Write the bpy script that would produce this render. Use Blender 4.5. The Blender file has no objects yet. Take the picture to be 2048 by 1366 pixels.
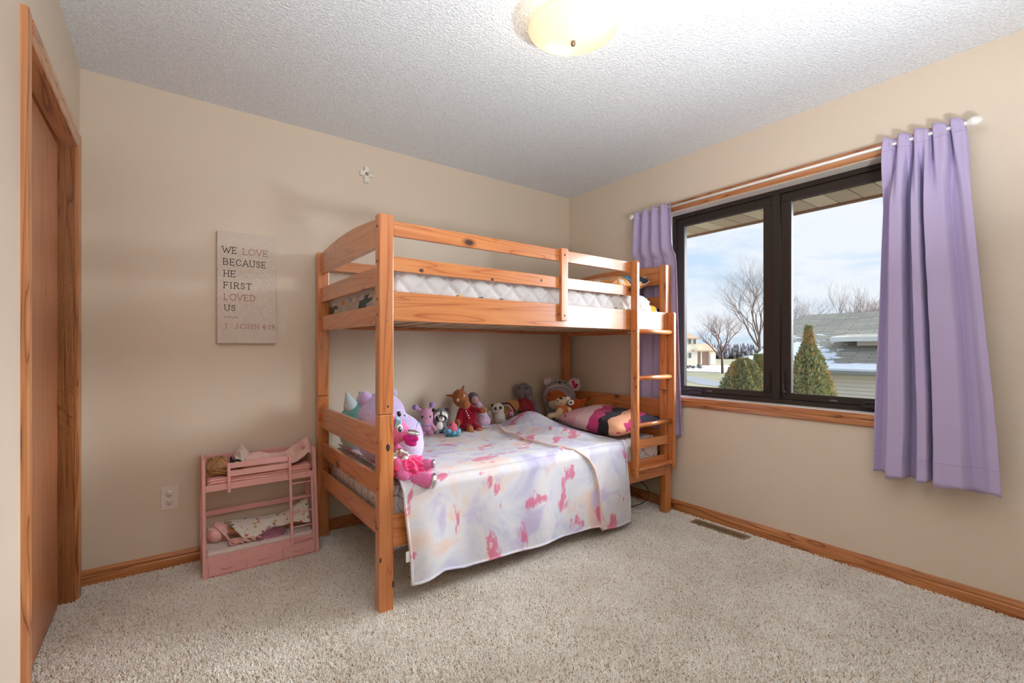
import bpy, bmesh, math, random
from math import pi, sin, cos, radians, sqrt, atan2, exp
from mathutils import Vector, Matrix, Euler, noise

random.seed(7)
scene = bpy.context.scene
COL = scene.collection

# ------------------------------------------------------------------ camera
FPX, HORIZON, EYE = 927.0, 698.0, 1.125
cam_data = bpy.data.cameras.new('camera')
cam_data.sensor_fit = 'HORIZONTAL'
cam_data.sensor_width = 36.0
cam_data.lens = 36.0 * FPX / 2048.0
cam_data.shift_y = (HORIZON - 683.0) / 2048.0
cam_data.clip_start = 0.05
cam_data.clip_end = 600
cam = bpy.data.objects.new('camera', cam_data)
COL.objects.link(cam)
YAW = radians(36.70)
cam.location = (0, 0, EYE)
cam.rotation_euler = (radians(90), 0, -YAW)
scene.camera = cam

# ------------------------------------------------------------------ world, lights, exposure
scene.view_settings.view_transform = 'Standard'
scene.view_settings.look = 'None'
scene.view_settings.gamma = 1.0
scene.view_settings.use_curve_mapping = False
scene.view_settings.exposure = 0.14
scene.cycles.use_denoising = True
scene.cycles.max_bounces = 8
scene.cycles.diffuse_bounces = 5
scene.cycles.transparent_max_bounces = 16
scene.cycles.caustics_reflective = False
scene.cycles.caustics_refractive = False
scene.cycles.sample_clamp_indirect = 6.0

world = bpy.data.worlds.new('sky')
scene.world = world
world.use_nodes = True
wn, wl = world.node_tree.nodes, world.node_tree.links
wn.clear()
w_out = wn.new('ShaderNodeOutputWorld')
w_bg = wn.new('ShaderNodeBackground')
w_bg.inputs['Strength'].default_value = 0.98
w_tc = wn.new('ShaderNodeTexCoord')
w_sep = wn.new('ShaderNodeSeparateXYZ')
wl.new(w_tc.outputs['Generated'], w_sep.inputs[0])
w_ramp = wn.new('ShaderNodeValToRGB')
cr = w_ramp.color_ramp
cr.elements[0].position = 0.0
cr.elements[0].color = (0.62, 0.74, 0.86, 1)
cr.elements[1].position = 0.6
cr.elements[1].color = (0.46, 0.66, 0.95, 1)
e = cr.elements.new(0.16)
e.color = (0.60, 0.76, 0.95, 1)
wl.new(w_sep.outputs['Z'], w_ramp.inputs[0])
w_map = wn.new('ShaderNodeMapping')
w_map.inputs['Scale'].default_value = (2.2, 2.2, 7.0)
w_map.inputs['Rotation'].default_value = (0.15, 0.1, 0.4)
wl.new(w_tc.outputs['Generated'], w_map.inputs[0])
w_noise = wn.new('ShaderNodeTexNoise')
w_noise.inputs['Scale'].default_value = 1.9
w_noise.inputs['Detail'].default_value = 7
w_noise.inputs['Roughness'].default_value = 0.55
w_noise.inputs['Distortion'].default_value = 0.4
wl.new(w_map.outputs[0], w_noise.inputs['Vector'])
w_cr = wn.new('ShaderNodeValToRGB')
w_cr.color_ramp.elements[0].position = 0.42
w_cr.color_ramp.elements[1].position = 0.58
wl.new(w_noise.outputs[0], w_cr.inputs[0])
w_mix = wn.new('ShaderNodeMix')
w_mix.data_type = 'RGBA'
wl.new(w_cr.outputs[0], w_mix.inputs['Factor'])
wl.new(w_ramp.outputs[0], w_mix.inputs['A'])
w_mix.inputs['B'].default_value = (0.86, 0.90, 0.97, 1)
wl.new(w_mix.outputs['Result'], w_bg.inputs['Color'])
wl.new(w_bg.outputs[0], w_out.inputs['Surface'])

def lamp(name, kind, loc, energy, color, **kw):
    d = bpy.data.lights.new(name, kind)
    d.energy = energy
    d.color = color
    for k, v in kw.items():
        setattr(d, k, v)
    o = bpy.data.objects.new(name, d)
    o.location = loc
    COL.objects.link(o)
    return o

def aim(o, target):
    o.rotation_euler = (Vector(target) - o.location).to_track_quat('-Z', 'Y').to_euler()

# bright thin overcast around a hazy sun: a very broad sun disc shining in through the window
sun = lamp('hazy_sun', 'SUN', (8, -2, 6), 27.0, (0.90, 0.95, 1.0), angle=radians(64))
aim(sun, Vector((8, -2, 6)) - Vector((cos(radians(-30)) * cos(radians(7)), sin(radians(-30)) * cos(radians(7)), sin(radians(7)))))
# fill lamps added out of view, aimed up to bounce off the ceiling
fill1 = lamp('bounce_fill', 'AREA', (1.20, -0.24, 0.95), 32.0, (0.90, 0.955, 1.0), shape='DISK', size=0.30, spread=radians(125))
aim(fill1, (1.25, 0.25, 2.44))
fill2 = lamp('second_fill', 'AREA', (0.25, -0.22, 1.05), 15.0, (0.90, 0.955, 1.0), shape='DISK', size=0.3, spread=radians(125))
aim(fill2, (0.35, 0.45, 2.44))

# ------------------------------------------------------------------ pixel rays (planning aid: turns an image direction into a 3-D point)
FX, FY = sin(YAW), cos(YAW)
def ray(u, v):
    t = (u - 1024.0) / FPX
    return Vector((FX + FY * t, FY - FX * t, (HORIZON - v) / FPX))
def P_s(u, v, s):
    return Vector((0, 0, EYE)) + ray(u, v) * s
def P_y(u, v, y):
    r = ray(u, v); return P_s(u, v, y / r.y)
def P_x(u, v, x):
    r = ray(u, v); return P_s(u, v, x / r.x)
def P_z(u, v, z):
    r = ray(u, v); return P_s(u, v, (z - EYE) / r.z)

# ------------------------------------------------------------------ materials
MATS = {}
def srgb(r, g, b):
    def f(c):
        c /= 255.0
        return c / 12.92 if c <= 0.04045 else ((c + 0.055) / 1.055) ** 2.4
    return (f(r), f(g), f(b), 1.0)

class NT:
    """small node-tree writer"""
    def __init__(self, name):
        self.m = bpy.data.materials.new(name)
        self.m.use_nodes = True
        self.n = self.m.node_tree.nodes
        self.l = self.m.node_tree.links
        self.n.clear()
        self.out = self.n.new('ShaderNodeOutputMaterial')
        self.b = self.n.new('ShaderNodeBsdfPrincipled')
        self.l.new(self.b.outputs[0], self.out.inputs['Surface'])
        MATS[name] = self.m
    def set(self, **kw):
        for k, v in kw.items():
            self.b.inputs[k.replace('_', ' ')].default_value = v
    def node(self, t, **kw):
        x = self.n.new(t)
        for k, v in kw.items():
            setattr(x, k, v)
        return x
    def link(self, a, b):
        self.l.new(a, b)
    def coords(self, scale=(1, 1, 1), rnd=False, loc=(0, 0, 0), rot=(0, 0, 0)):
        tc = self.node('ShaderNodeTexCoord')
        mp = self.node('ShaderNodeMapping')
        mp.inputs['Scale'].default_value = scale
        mp.inputs['Location'].default_value = loc
        mp.inputs['Rotation'].default_value = rot
        src = tc.outputs['Object']
        if rnd:
            oi = self.node('ShaderNodeObjectInfo')
            mul = self.node('ShaderNodeVectorMath', operation='SCALE')
            mul.inputs[0].default_value = (3.7, 5.1, 4.3)
            self.link(oi.outputs['Random'], mul.inputs['Scale'])
            add = self.node('ShaderNodeVectorMath', operation='ADD')
            self.link(src, add.inputs[0]); self.link(mul.outputs[0], add.inputs[1])
            src = add.outputs[0]
        self.link(src, mp.inputs['Vector'])
        return mp.outputs[0]
    def noise(self, vec, scale, detail=3, rough=0.5, dist=0.0):
        x = self.node('ShaderNodeTexNoise')
        x.inputs['Scale'].default_value = scale
        x.inputs['Detail'].default_value = detail
        x.inputs['Roughness'].default_value = rough
        x.inputs['Distortion'].default_value = dist
        self.link(vec, x.inputs['Vector'])
        return x.outputs[0]
    def voronoi(self, vec, scale, feature='F1', out='Distance', rand=1.0):
        x = self.node('ShaderNodeTexVoronoi', feature=feature)
        x.inputs['Scale'].default_value = scale
        x.inputs['Randomness'].default_value = rand
        self.link(vec, x.inputs['Vector'])
        return x.outputs[out]
    def ramp(self, fac, stops, interp='LINEAR'):
        x = self.node('ShaderNodeValToRGB')
        c = x.color_ramp
        c.interpolation = interp
        c.elements[0].position, c.elements[0].color = stops[0][0], stops[0][1]
        c.elements[1].position, c.elements[1].color = stops[-1][0], stops[-1][1]
        for p, col in stops[1:-1]:
            el = c.elements.new(p); el.color = col
        self.link(fac, x.inputs[0])
        return x.outputs[0]
    def mix(self, f, a, b, mode='MIX'):
        x = self.node('ShaderNodeMix', data_type='RGBA', blend_type=mode)
        for sock, v in (('Factor', f), ('A', a), ('B', b)):
            if hasattr(v, 'is_linked') or hasattr(v, 'links'):
                self.link(v, x.inputs[sock])
            else:
                x.inputs[sock].default_value = v
        return x.outputs['Result']
    def math(self, op, a, b=None, c=None):
        x = self.node('ShaderNodeMath', operation=op)
        for i, v in enumerate((a, b, c)):
            if v is None: continue
            if hasattr(v, 'links'):
                self.link(v, x.inputs[i])
            else:
                x.inputs[i].default_value = v
        return x.outputs[0]
    def bump(self, h, strength=0.3, dist=0.01):
        x = self.node('ShaderNodeBump')
        x.inputs['Strength'].default_value = strength
        x.inputs['Distance'].default_value = dist
        self.link(h, x.inputs['Height'])
        self.link(x.outputs[0], self.b.inputs['Normal'])
    def color(self, sock):
        self.link(sock, self.b.inputs['Base Color'])

BW0, BW1 = (0, 0, 0, 1), (1, 1, 1, 1)

def plain(name, rgb, rough=0.5, spec=0.5, metallic=0.0, var=0.0, bump=0.0, scale=60, coat=0.0, sheen=0.0):
    if name in MATS: return MATS[name]
    t = NT(name)
    c = srgb(*rgb)
    t.set(Base_Color=c, Roughness=rough, Metallic=metallic)
    t.b.inputs['Specular IOR Level'].default_value = spec
    t.b.inputs['Coat Weight'].default_value = coat
    t.b.inputs['Coat Roughness'].default_value = 0.12
    t.b.inputs['Sheen Weight'].default_value = sheen
    if var or bump:
        v = t.coords()
        n = t.noise(v, scale, 3)
        if var:
            d = tuple(x * (1 - var) for x in c[:3]) + (1,)
            l = tuple(min(1, x * (1 + var)) for x in c[:3]) + (1,)
            t.color(t.ramp(n, [(0.3, d), (0.7, l)]))
        if bump:
            t.bump(n, bump, 0.004)
    return t.m

def plush(name, rgb, rgb2=None):
    """short pile fabric"""
    if name in MATS: return MATS[name]
    t = NT(name)
    c = srgb(*rgb)
    d = srgb(*(rgb2 or tuple(int(x * 0.86) for x in rgb)))
    t.set(Roughness=0.95)
    t.b.inputs['Specular IOR Level'].default_value = 0.1
    t.b.inputs['Sheen Weight'].default_value = 0.35
    v = t.coords()
    n = t.noise(v, 160, 4, 0.7)
    t.color(t.ramp(n, [(0.32, d), (0.62, c)]))
    t.bump(n, 0.5, 0.004)
    return t.m

def wood(name, axis, base, dark, light, knots=True, gloss=0.32, coat=0.7, grain=1.0, ring=1.0):
    """varnished timber with the grain along one axis"""
    t = NT(name)
    across = 16.0
    sc = [across] * 3
    sc['xyz'.index(axis)] = 0.9
    v = t.coords(tuple(sc), rnd=True)
    big = t.noise(v, 0.55 * ring, 2, 0.5, 0.6)
    bands = t.math('MULTIPLY', big, 12.0)
    fr = t.math('FRACT', bands)
    ringc = t.ramp(fr, [(0.0, srgb(*base)), (0.55, srgb(*light)), (0.86, srgb(*base)), (0.97, srgb(*dark))])
    sc2 = [150.0] * 3
    sc2['xyz'.index(axis)] = 3.0
    v2 = t.coords(tuple(sc2), rnd=True)
    fine = t.noise(v2, 1.0, 3, 0.6)
    finec = t.ramp(fine, [(0.3, (0.80, 0.72, 0.64, 1)), (0.62, (1, 1, 1, 1))])
    col = t.mix(0.45 * grain, ringc, finec, 'MULTIPLY')
    sc4 = [2.2] * 3
    sc4['xyz'.index(axis)] = 0.8
    patch = t.noise(t.coords(tuple(sc4), rnd=True), 1.0, 2)
    col = t.mix(0.35, col, t.ramp(patch, [(0.35, (0.75, 0.66, 0.6, 1)), (0.65, (1.1, 1.1, 1.1, 1))]), 'MULTIPLY')
    if knots:
        sc3 = [7.5] * 3
        sc3['xyz'.index(axis)] = 4.0
        v3 = t.coords(tuple(sc3), rnd=True)
        vd = t.voronoi(v3, 1.0, rand=0.9)
        k = t.ramp(vd, [(0.075, (0, 0, 0, 1)), (0.13, (0.55, 0.55, 0.55, 1)), (0.2, (1, 1, 1, 1))])
        col = t.mix(k, srgb(72, 34, 22), col)
    t.color(col)
    t.set(Roughness=gloss)
    t.b.inputs['Coat Weight'].default_value = coat
    t.b.inputs['Coat Roughness'].default_value = 0.14
    t.bump(fine, 0.06, 0.002)
    return t.m

for ax in 'xyz':
    wood('pine_' + ax, ax, (206, 128, 72), (180, 98, 50), (216, 142, 84))
    wood('oak_' + ax, ax, (186, 118, 68), (128, 70, 34), (206, 142, 90), knots=False, grain=1.3, ring=1.4)
wood('veneer_z', 'z', (190, 124, 84), (168, 100, 62), (200, 136, 96), knots=False, grain=0.9, gloss=0.4, coat=0.15)

def wall_paint(name, rgb):
    t = NT(name)
    v = t.coords()
    t.color(t.ramp(t.noise(v, 1.2, 2), [(0.3, srgb(*[c - 3 for c in rgb])), (0.7, srgb(*rgb))]))
    t.set(Roughness=0.42)
    t.b.inputs['Specular IOR Level'].default_value = 0.45
    t.bump(t.noise(v, 220, 3), 0.05, 0.001)
    return t.m
wall_paint('wall_paint', (224, 209, 190))

t = NT('ceiling_texture')
v = t.coords()
h1 = t.noise(v, 95, 5, 0.62, 0.3)
h2 = t.voronoi(v, 120, 'SMOOTH_F1')
hh = t.math('SUBTRACT', h1, t.math('MULTIPLY', h2, 0.45))
t.color(t.ramp(hh, [(0.15, srgb(222, 226, 231)), (0.5, srgb(243, 247, 252))]))
t.set(Roughness=0.9)
t.bump(hh, 0.9, 0.007)

t = NT('carpet_backing')
t.color(t.ramp(t.noise(t.coords(), 240, 2), [(0.3, srgb(176, 154, 130)), (0.7, srgb(214, 198, 178))]))
t.set(Roughness=1.0)

t = NT('carpet_yarn')
oi = t.node('ShaderNodeObjectInfo')
c1 = t.ramp(oi.outputs['Random'], [(0.0, srgb(186, 160, 132)), (0.06, srgb(222, 206, 186)), (0.2, srgb(242, 235, 226)), (1.0, srgb(250, 248, 244))])
geo = t.node('ShaderNodeNewGeometry')
mp = t.node('ShaderNodeMapping'); mp.inputs['Scale'].default_value = (1, 1, 0)
t.link(geo.outputs['Position'], mp.inputs[0])
c2 = t.ramp(t.noise(mp.outputs[0], 3.0, 4, 0.6), [(0.35, (0.90, 0.88, 0.86, 1)), (0.6, (1, 1, 1, 1))])
t.color(t.mix(1.0, c1, c2, 'MULTIPLY'))
t.set(Roughness=0.95)
t.b.inputs['Specular IOR Level'].default_value = 0.1

# ------------------------------------------------------------------ mesh helpers
MAT = {}      # root -> world matrix
def tag(o, label=None, cat=None, group=None, kind=None):
    if label: o['label'] = label
    if cat: o['category'] = cat
    if group: o['group'] = group
    if kind: o['kind'] = kind
    return o

def thing(name, label, cat, loc=(0, 0, 0), rz=0.0, group=None):
    o = bpy.data.objects.new(name, None)
    COL.objects.link(o)
    o.empty_display_size = 0.05
    o.location = loc
    o.rotation_euler = (0, 0, rz)
    MAT[o] = Matrix.Translation(Vector(loc)) @ Matrix.Rotation(rz, 4, 'Z')
    return tag(o, label, cat, group)

def obj(name, bm, mat, parent=None, world=True, smooth=False, origin=None):
    """link a bmesh as one object; world=True: vertices given in world space"""
    me = bpy.data.meshes.new(name)
    if isinstance(mat, str): mat = MATS[mat]
    mats = mat if isinstance(mat, (list, tuple)) else [mat]
    for m in mats:
        me.materials.append(MATS[m] if isinstance(m, str) else m)
    o = bpy.data.objects.new(name, me)
    if parent is not None:
        o.parent = parent
        M = MAT[parent]
        if world:
            bmesh.ops.transform(bm, matrix=M.inverted(), verts=bm.verts)
        MAT[o] = M.copy()
    else:
        if origin is None:
            xs = [v.co for v in bm.verts]
            if xs:
                lo = Vector([min(c[i] for c in xs) for i in range(3)]); hi = Vector([max(c[i] for c in xs) for i in range(3)])
                origin = Vector(((lo.x + hi.x) / 2, (lo.y + hi.y) / 2, lo.z))
            else:
                origin = Vector((0, 0, 0))
        origin = Vector(origin)
        bmesh.ops.translate(bm, vec=-origin, verts=bm.verts)
        o.location = origin
        MAT[o] = Matrix.Translation(origin)
    if smooth:
        for f in bm.faces: f.smooth = True
    bm.to_mesh(me)
    bm.free()
    COL.objects.link(o)
    return o

def bm_new():
    return bmesh.new()

def box(bm, lo, hi, bevel=0.0, seg=2, mi=0):
    lo, hi = Vector(lo), Vector(hi)
    c = (lo + hi) / 2
    M = Matrix.Translation(c) @ Matrix.Diagonal((abs(hi.x - lo.x), abs(hi.y - lo.y), abs(hi.z - lo.z), 1))
    b2 = bmesh.new()
    r = bmesh.ops.create_cube(b2, size=1.0, matrix=M)
    if bevel > 0:
        bmesh.ops.bevel(b2, geom=b2.edges[:], offset=bevel, segments=seg, profile=0.5, affect='EDGES')
    merge(bm, b2, mi)
    return bm

def merge(bm, b2, mi=0, M=None):
    if M is not None:
        bmesh.ops.transform(b2, matrix=M, verts=b2.verts)
    m = {}
    for v in b2.verts:
        m[v] = bm.verts.new(v.co)
    for f in b2.faces:
        try:
            nf = bm.faces.new([m[v] for v in f.verts])
            nf.material_index = mi
            nf.smooth = f.smooth
        except ValueError:
            pass
    b2.free()

def B(lo, hi, bevel=0.0, seg=2):
    bm = bmesh.new()
    return box(bm, lo, hi, bevel, seg)

def tube(bm, pts, r, n=8, caps=True, mi=0, smooth=True):
    """tube along points; r float or list"""
    pts = [Vector(p) for p in pts]
    rs = r if isinstance(r, (list, tuple)) else [r] * len(pts)
    rings = []
    up = Vector((0, 0, 1))
    prev = None
    for i, p in enumerate(pts):
        d = (pts[min(i + 1, len(pts) - 1)] - pts[max(i - 1, 0)])
        if d.length < 1e-9: d = Vector((0, 0, 1))
        d.normalize()
        if prev is None:
            a = up if abs(d.z) < 0.9 else Vector((1, 0, 0))
            x = d.cross(a).normalized()
        else:
            x = (prev - d * prev.dot(d))
            x = x.normalized() if x.length > 1e-6 else d.orthogonal().normalized()
        prev = x
        y = d.cross(x)
        rings.append([bm.verts.new(p + (x * cos(2 * pi * k / n) + y * sin(2 * pi * k / n)) * rs[i]) for k in range(n)])
    for a, b in zip(rings, rings[1:]):
        for k in range(n):
            f = bm.faces.new([a[k], a[(k + 1) % n], b[(k + 1) % n], b[k]])
            f.smooth = smooth; f.material_index = mi
    if caps:
        for rg, flip in ((rings[0], True), (rings[-1], False)):
            f = bm.faces.new(rg[::-1] if flip else rg); f.material_index = mi
    return bm

def lathe(bm, prof, n=32, M=None, mi=0, smooth=True):
    """prof: list of (r, z) revolved about z"""
    rings = []
    for r, z in prof:
        if r < 1e-6:
            rings.append([bm.verts.new((0, 0, z))])
        else:
            rings.append([bm.verts.new((r * cos(2 * pi * k / n), r * sin(2 * pi * k / n), z)) for k in range(n)])
    for a, b in zip(rings, rings[1:]):
        for k in range(n):
            k2 = (k + 1) % n
            if len(a) == 1 and len(b) == 1: continue
            if len(a) == 1: vs = [a[0], b[k2], b[k]]
            elif len(b) == 1: vs = [a[k], a[k2], b[0]]
            else: vs = [a[k], a[k2], b[k2], b[k]]
            f = bm.faces.new(vs); f.smooth = smooth; f.material_index = mi
    if M is not None:
        vs = [v for r in rings for v in r]
        bmesh.ops.transform(bm, matrix=M, verts=vs)
    return bm

def prism(bm, poly, axis, a, b, mi=0):
    """extrude a 2-D polygon along axis from a to b; poly coords are the other two axes in xyz order"""
    def mk(p, q):
        if axis == 'x': return (q, p[0], p[1])
        if axis == 'y': return (p[0], q, p[1])
        return (p[0], p[1], q)
    A = [bm.verts.new(mk(p, a)) for p in poly]
    Bv = [bm.verts.new(mk(p, b)) for p in poly]
    n = len(poly)
    fs = [bm.faces.new(A), bm.faces.new(Bv[::-1])]
    for i in range(n):
        fs.append(bm.faces.new([A[i], Bv[i], Bv[(i + 1) % n], A[(i + 1) % n]]))
    for f in fs: f.material_index = mi
    bmesh.ops.recalc_face_normals(bm, faces=fs)
    return bm

def ell(bm, c, r, rot=(0, 0, 0), sub=3, mi=0):
    b2 = bmesh.new()
    bmesh.ops.create_icosphere(b2, subdivisions=sub, radius=1.0)
    for f in b2.faces: f.smooth = True
    if not hasattr(r, '__len__'): r = (r, r, r)
    M = Matrix.Translation(Vector(c)) @ Euler(rot).to_matrix().to_4x4() @ Matrix.Diagonal((r[0], r[1], r[2], 1))
    merge(bm, b2, mi, M)

def cap(bm, a, b, r1, r2, n=12, mi=0):
    """tapered capsule"""
    a, b = Vector(a), Vector(b)
    d = (b - a)
    L = d.length
    q = d.to_track_quat('Z', 'Y').to_matrix().to_4x4()
    prof = [(0, -r1)] + [(r1 * cos(t), -r1 * sin(t)) for t in (1.2, 0.8, 0.4, 0.0)]
    prof += [(r2 * cos(t), L + r2 * sin(t)) for t in (0.0, 0.4, 0.8, 1.2)] + [(0, L + r2)]
    lathe(bm, prof, n, Matrix.Translation(a) @ q, mi)

def cushion(lo, hi, r, step, fn=None):
    """rounded box surface made of a grid; fn(p, n) -> moved point"""
    lo, hi = Vector(lo), Vector(hi)
    size = hi - lo
    c = (lo + hi) / 2
    h = size / 2
    ns = [max(2, int(round(size[i] / step))) for i in range(3)]
    bm = bmesh.new()
    cache = {}
    def V(i, j, k):
        key = (i, j, k)
        if key not in cache:
            p = Vector((-h.x + size.x * i / ns[0], -h.y + size.y * j / ns[1], -h.z + size.z * k / ns[2]))
            q = Vector([max(-(h[a] - r[a]), min(h[a] - r[a], p[a])) for a in range(3)])
            d = p - q
            dn = Vector([d[a] / r[a] for a in range(3)])
            n = dn.normalized() if dn.length > 1e-9 else Vector((0, 0, 1))
            w = q + Vector([n[a] * r[a] for a in range(3)]) + c
            nn = Vector([n[a] / r[a] for a in range(3)]).normalized()
            if fn: w = fn(w, nn)
            cache[key] = bm.verts.new(w)
        return cache[key]
    N = ns
    def face(vs):
        f = bm.faces.new(vs); f.smooth = True
    for i in range(N[0]):
        for j in range(N[1]):
            face([V(i, j, 0), V(i, j + 1, 0), V(i + 1, j + 1, 0), V(i + 1, j, 0)])
            face([V(i, j, N[2]), V(i + 1, j, N[2]), V(i + 1, j + 1, N[2]), V(i, j + 1, N[2])])
    for i in range(N[0]):
        for k in range(N[2]):
            face([V(i, 0, k), V(i + 1, 0, k), V(i + 1, 0, k + 1), V(i, 0, k + 1)])
            face([V(i, N[1], k), V(i, N[1], k + 1), V(i + 1, N[1], k + 1), V(i + 1, N[1], k)])
    for j in range(N[1]):
        for k in range(N[2]):
            face([V(0, j, k), V(0, j, k + 1), V(0, j + 1, k + 1), V(0, j + 1, k)])
            face([V(N[0], j, k), V(N[0], j + 1, k), V(N[0], j + 1, k + 1), V(N[0], j, k + 1)])
    return bm

def grid(fn, nu, nv, closed_u=False):
    """sheet from fn(a, b), a and b in 0..1"""
    bm = bmesh.new()
    vs = [[bm.verts.new(fn(i / nu, j / nv)) for j in range(nv + 1)] for i in range(nu + 1)]
    for i in range(nu):
        for j in range(nv):
            f = bm.faces.new([vs[i][j], vs[i + 1][j], vs[i + 1][j + 1], vs[i][j + 1]])
            f.smooth = True
    return bm

def solid(o, th, offset=-1.0):
    m = o.modifiers.new('thickness', 'SOLIDIFY')
    m.thickness = th
    m.offset = offset
    return o

def remesh(o, vox, smooth=3):
    m = o.modifiers.new('fuse', 'REMESH')
    m.mode = 'VOXEL'
    m.voxel_size = vox
    m.use_smooth_shade = True
    if smooth:
        s = o.modifiers.new('soften', 'SMOOTH')
        s.iterations = smooth
        s.factor = 0.6
    return o

def nz(p, s=1.0, seed=0.0):
    return noise.noise(Vector(p) * s + Vector((seed, seed * 1.7, -seed)))
def smooth01(a, b, x):
    t = max(0.0, min(1.0, (x - a) / (b - a)))
    return t * t * (3 - 2 * t)
# ------------------------------------------------------------------ room
XL, XR, YB, YF, ZC = -0.327, 2.835, 2.96, -0.42, 2.444
WO = XR + 0.165        # outer face of the window wall
WY0, WY1, WZ0, WZ1 = 0.575, 1.990, 0.797, 2.080   # window opening

fl = obj('floor', B((XL - 0.9, YF - 0.12, -0.06), (WO, YB + 0.12, 0.0)), 'carpet_backing')
tag(fl, kind='structure')
# carpet pile: short cut yarn tufts standing on the backing
pile_bm = bmesh.new()
for (x0, y0, x1, y1) in ((XL - 0.075, YF, 2.703, YB), (2.703, YF, XR, 1.358), (2.703, 1.714, XR, YB), (2.787, 1.358, XR, 1.714)):
    vs = [pile_bm.verts.new(c) for c in ((x0, y0, 0.0), (x1, y0, 0.0), (x1, y1, 0.0), (x0, y1, 0.0))]
    pile_bm.faces.new(vs)
pile = obj('carpet_pile', pile_bm, 'carpet_yarn', fl)
tag(pile, kind='stuff')
ng = bpy.data.node_groups.new('pile', 'GeometryNodeTree')
ng.interface.new_socket('Geometry', in_out='INPUT', socket_type='NodeSocketGeometry')
ng.interface.new_socket('Geometry', in_out='OUTPUT', socket_type='NodeSocketGeometry')
gi = ng.nodes.new('NodeGroupInput'); go = ng.nodes.new('NodeGroupOutput')
dist = ng.nodes.new('GeometryNodeDistributePointsOnFaces')
dist.inputs['Density'].default_value = 50000
cone = ng.nodes.new('GeometryNodeMeshCone')
cone.inputs['Vertices'].default_value = 4
cone.inputs['Radius Top'].default_value = 0.0013
cone.inputs['Radius Bottom'].default_value = 0.0026
cone.inputs['Depth'].default_value = 0.0125
setm = ng.nodes.new('GeometryNodeSetMaterial')
setm.inputs['Material'].default_value = MATS['carpet_yarn']
inst = ng.nodes.new('GeometryNodeInstanceOnPoints')
rv = ng.nodes.new('FunctionNodeRandomValue'); rv.data_type = 'FLOAT_VECTOR'
rv.inputs[0].default_value = (-0.75, -0.75, 0); rv.inputs[1].default_value = (0.75, 0.75, 6.28)
rs = ng.nodes.new('FunctionNodeRandomValue'); rs.data_type = 'FLOAT'
rs.inputs[2].default_value = 0.7; rs.inputs[3].default_value = 1.25
L = ng.links.new
L(gi.outputs[0], dist.inputs['Mesh'])
L(dist.outputs['Points'], inst.inputs['Points'])
L(cone.outputs[0], setm.inputs[0])
L(setm.outputs[0], inst.inputs['Instance'])
L(rv.outputs[0], inst.inputs['Rotation'])
L(rs.outputs[1], inst.inputs['Scale'])
L(inst.outputs[0], go.inputs[0])
md = pile.modifiers.new('pile', 'NODES'); md.node_group = ng

# walls and ceiling
tag(obj('ceiling', B((XL - 0.9, YF - 0.12, ZC), (WO, YB + 0.12, ZC + 0.12)), 'ceiling_texture'), kind='structure')
tag(obj('wall_back', B((XL - 0.9, YB, 0), (WO, YB + 0.12, ZC)), 'wall_paint'), kind='structure')
tag(obj('wall_front', B((XL - 0.9, YF - 0.12, 0), (WO, YF, ZC)), 'wall_paint'), kind='structure')
bm = bmesh.new()
box(bm, (XR, YF, 0), (WO, YB, WZ0)); box(bm, (XR, YF, WZ1), (WO, YB, ZC))
box(bm, (XR, YF, WZ0), (WO, WY0, WZ1)); box(bm, (XR, WY1, WZ0), (WO, YB, WZ1))
tag(obj('wall_right', bm, 'wall_paint'), kind='structure')
# left wall with the closet opening
CY0, CY1, CZ = 1.93, 2.80, 2.035
bm = bmesh.new()
box(bm, (XL - 0.115, YF, 0), (XL, CY0, ZC)); box(bm, (XL - 0.115, CY1, 0), (XL, YB, ZC)); box(bm, (XL - 0.115, CY0, CZ), (XL, CY1, ZC))
tag(obj('wall_left', bm, 'wall_paint'), kind='structure')
tag(obj('wall_closet', B((XL - 0.9, YF, 0), (XL - 0.8, YB, ZC)), 'wall_paint'), kind='structure')

# baseboards (stained oak, moulded top)
def baseboard(name, axis, a, b, face, sgn, mat):
    # profile: thickness from the wall (t) against height
    prof = [(0, 0.0), (0.012, 0.0), (0.012, 0.048), (0.010, 0.053), (0.0095, 0.066), (0.006, 0.076), (0.0045, 0.082), (0, 0.082)]
    bm = bmesh.new()
    if axis == 'x':
        prism(bm, [(face + sgn * t_, z) for t_, z in prof], 'x', a, b)
    else:
        prism(bm, [(face + sgn * t_, z) for t_, z in prof], 'y', a, b)
    return tag(obj(name, bm, mat), kind='structure')
baseboard('baseboard_back', 'x', XL, XR, YB, -1, 'oak_x')
baseboard('baseboard_right', 'y', YF, YB - 0.012, XR, -1, 'oak_y')
baseboard('baseboard_front', 'x', XL, XR, YF, 1, 'oak_x')

# closet: casing, jamb, sliding door
def casing_prof(w):   # (distance across, projection)
    return [(0, 0), (0, 0.010), (0.006, 0.014), (w * 0.35, 0.016), (w * 0.55, 0.0135), (w * 0.62, 0.016), (w * 0.9, 0.017), (w, 0.013), (w, 0)]
bm = bmesh.new()
W = 0.062
prism(bm, [(XL + p, CY0 - 0.012 - d) for d, p in casing_prof(W)], 'z', 0, CZ + 0.054)
c1 = obj('trim_1', bm, 'oak_z'); tag(c1, kind='structure')
bm = bmesh.new()
prism(bm, [(XL + p, CY1 + 0.005 + d) for d, p in casing_prof(W)], 'z', 0, CZ + 0.052)
tag(obj('trim_2', bm, 'oak_z'), kind='structure')
bm = bmesh.new()
prism(bm, [(XL + p, CZ - 0.012 + d) for d, p in casing_prof(0.066)], 'y', CY0 - 0.0125, CY1 + 0.0055)
tag(obj('trim_3', bm, 'oak_y'), kind='structure')
bm = bmesh.new()
box(bm, (XL - 0.115, CY0 - 0.018, 0), (XL, CY0, CZ)); box(bm, (XL - 0.115, CY1, 0), (XL, CY1 + 0.018, CZ))
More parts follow.
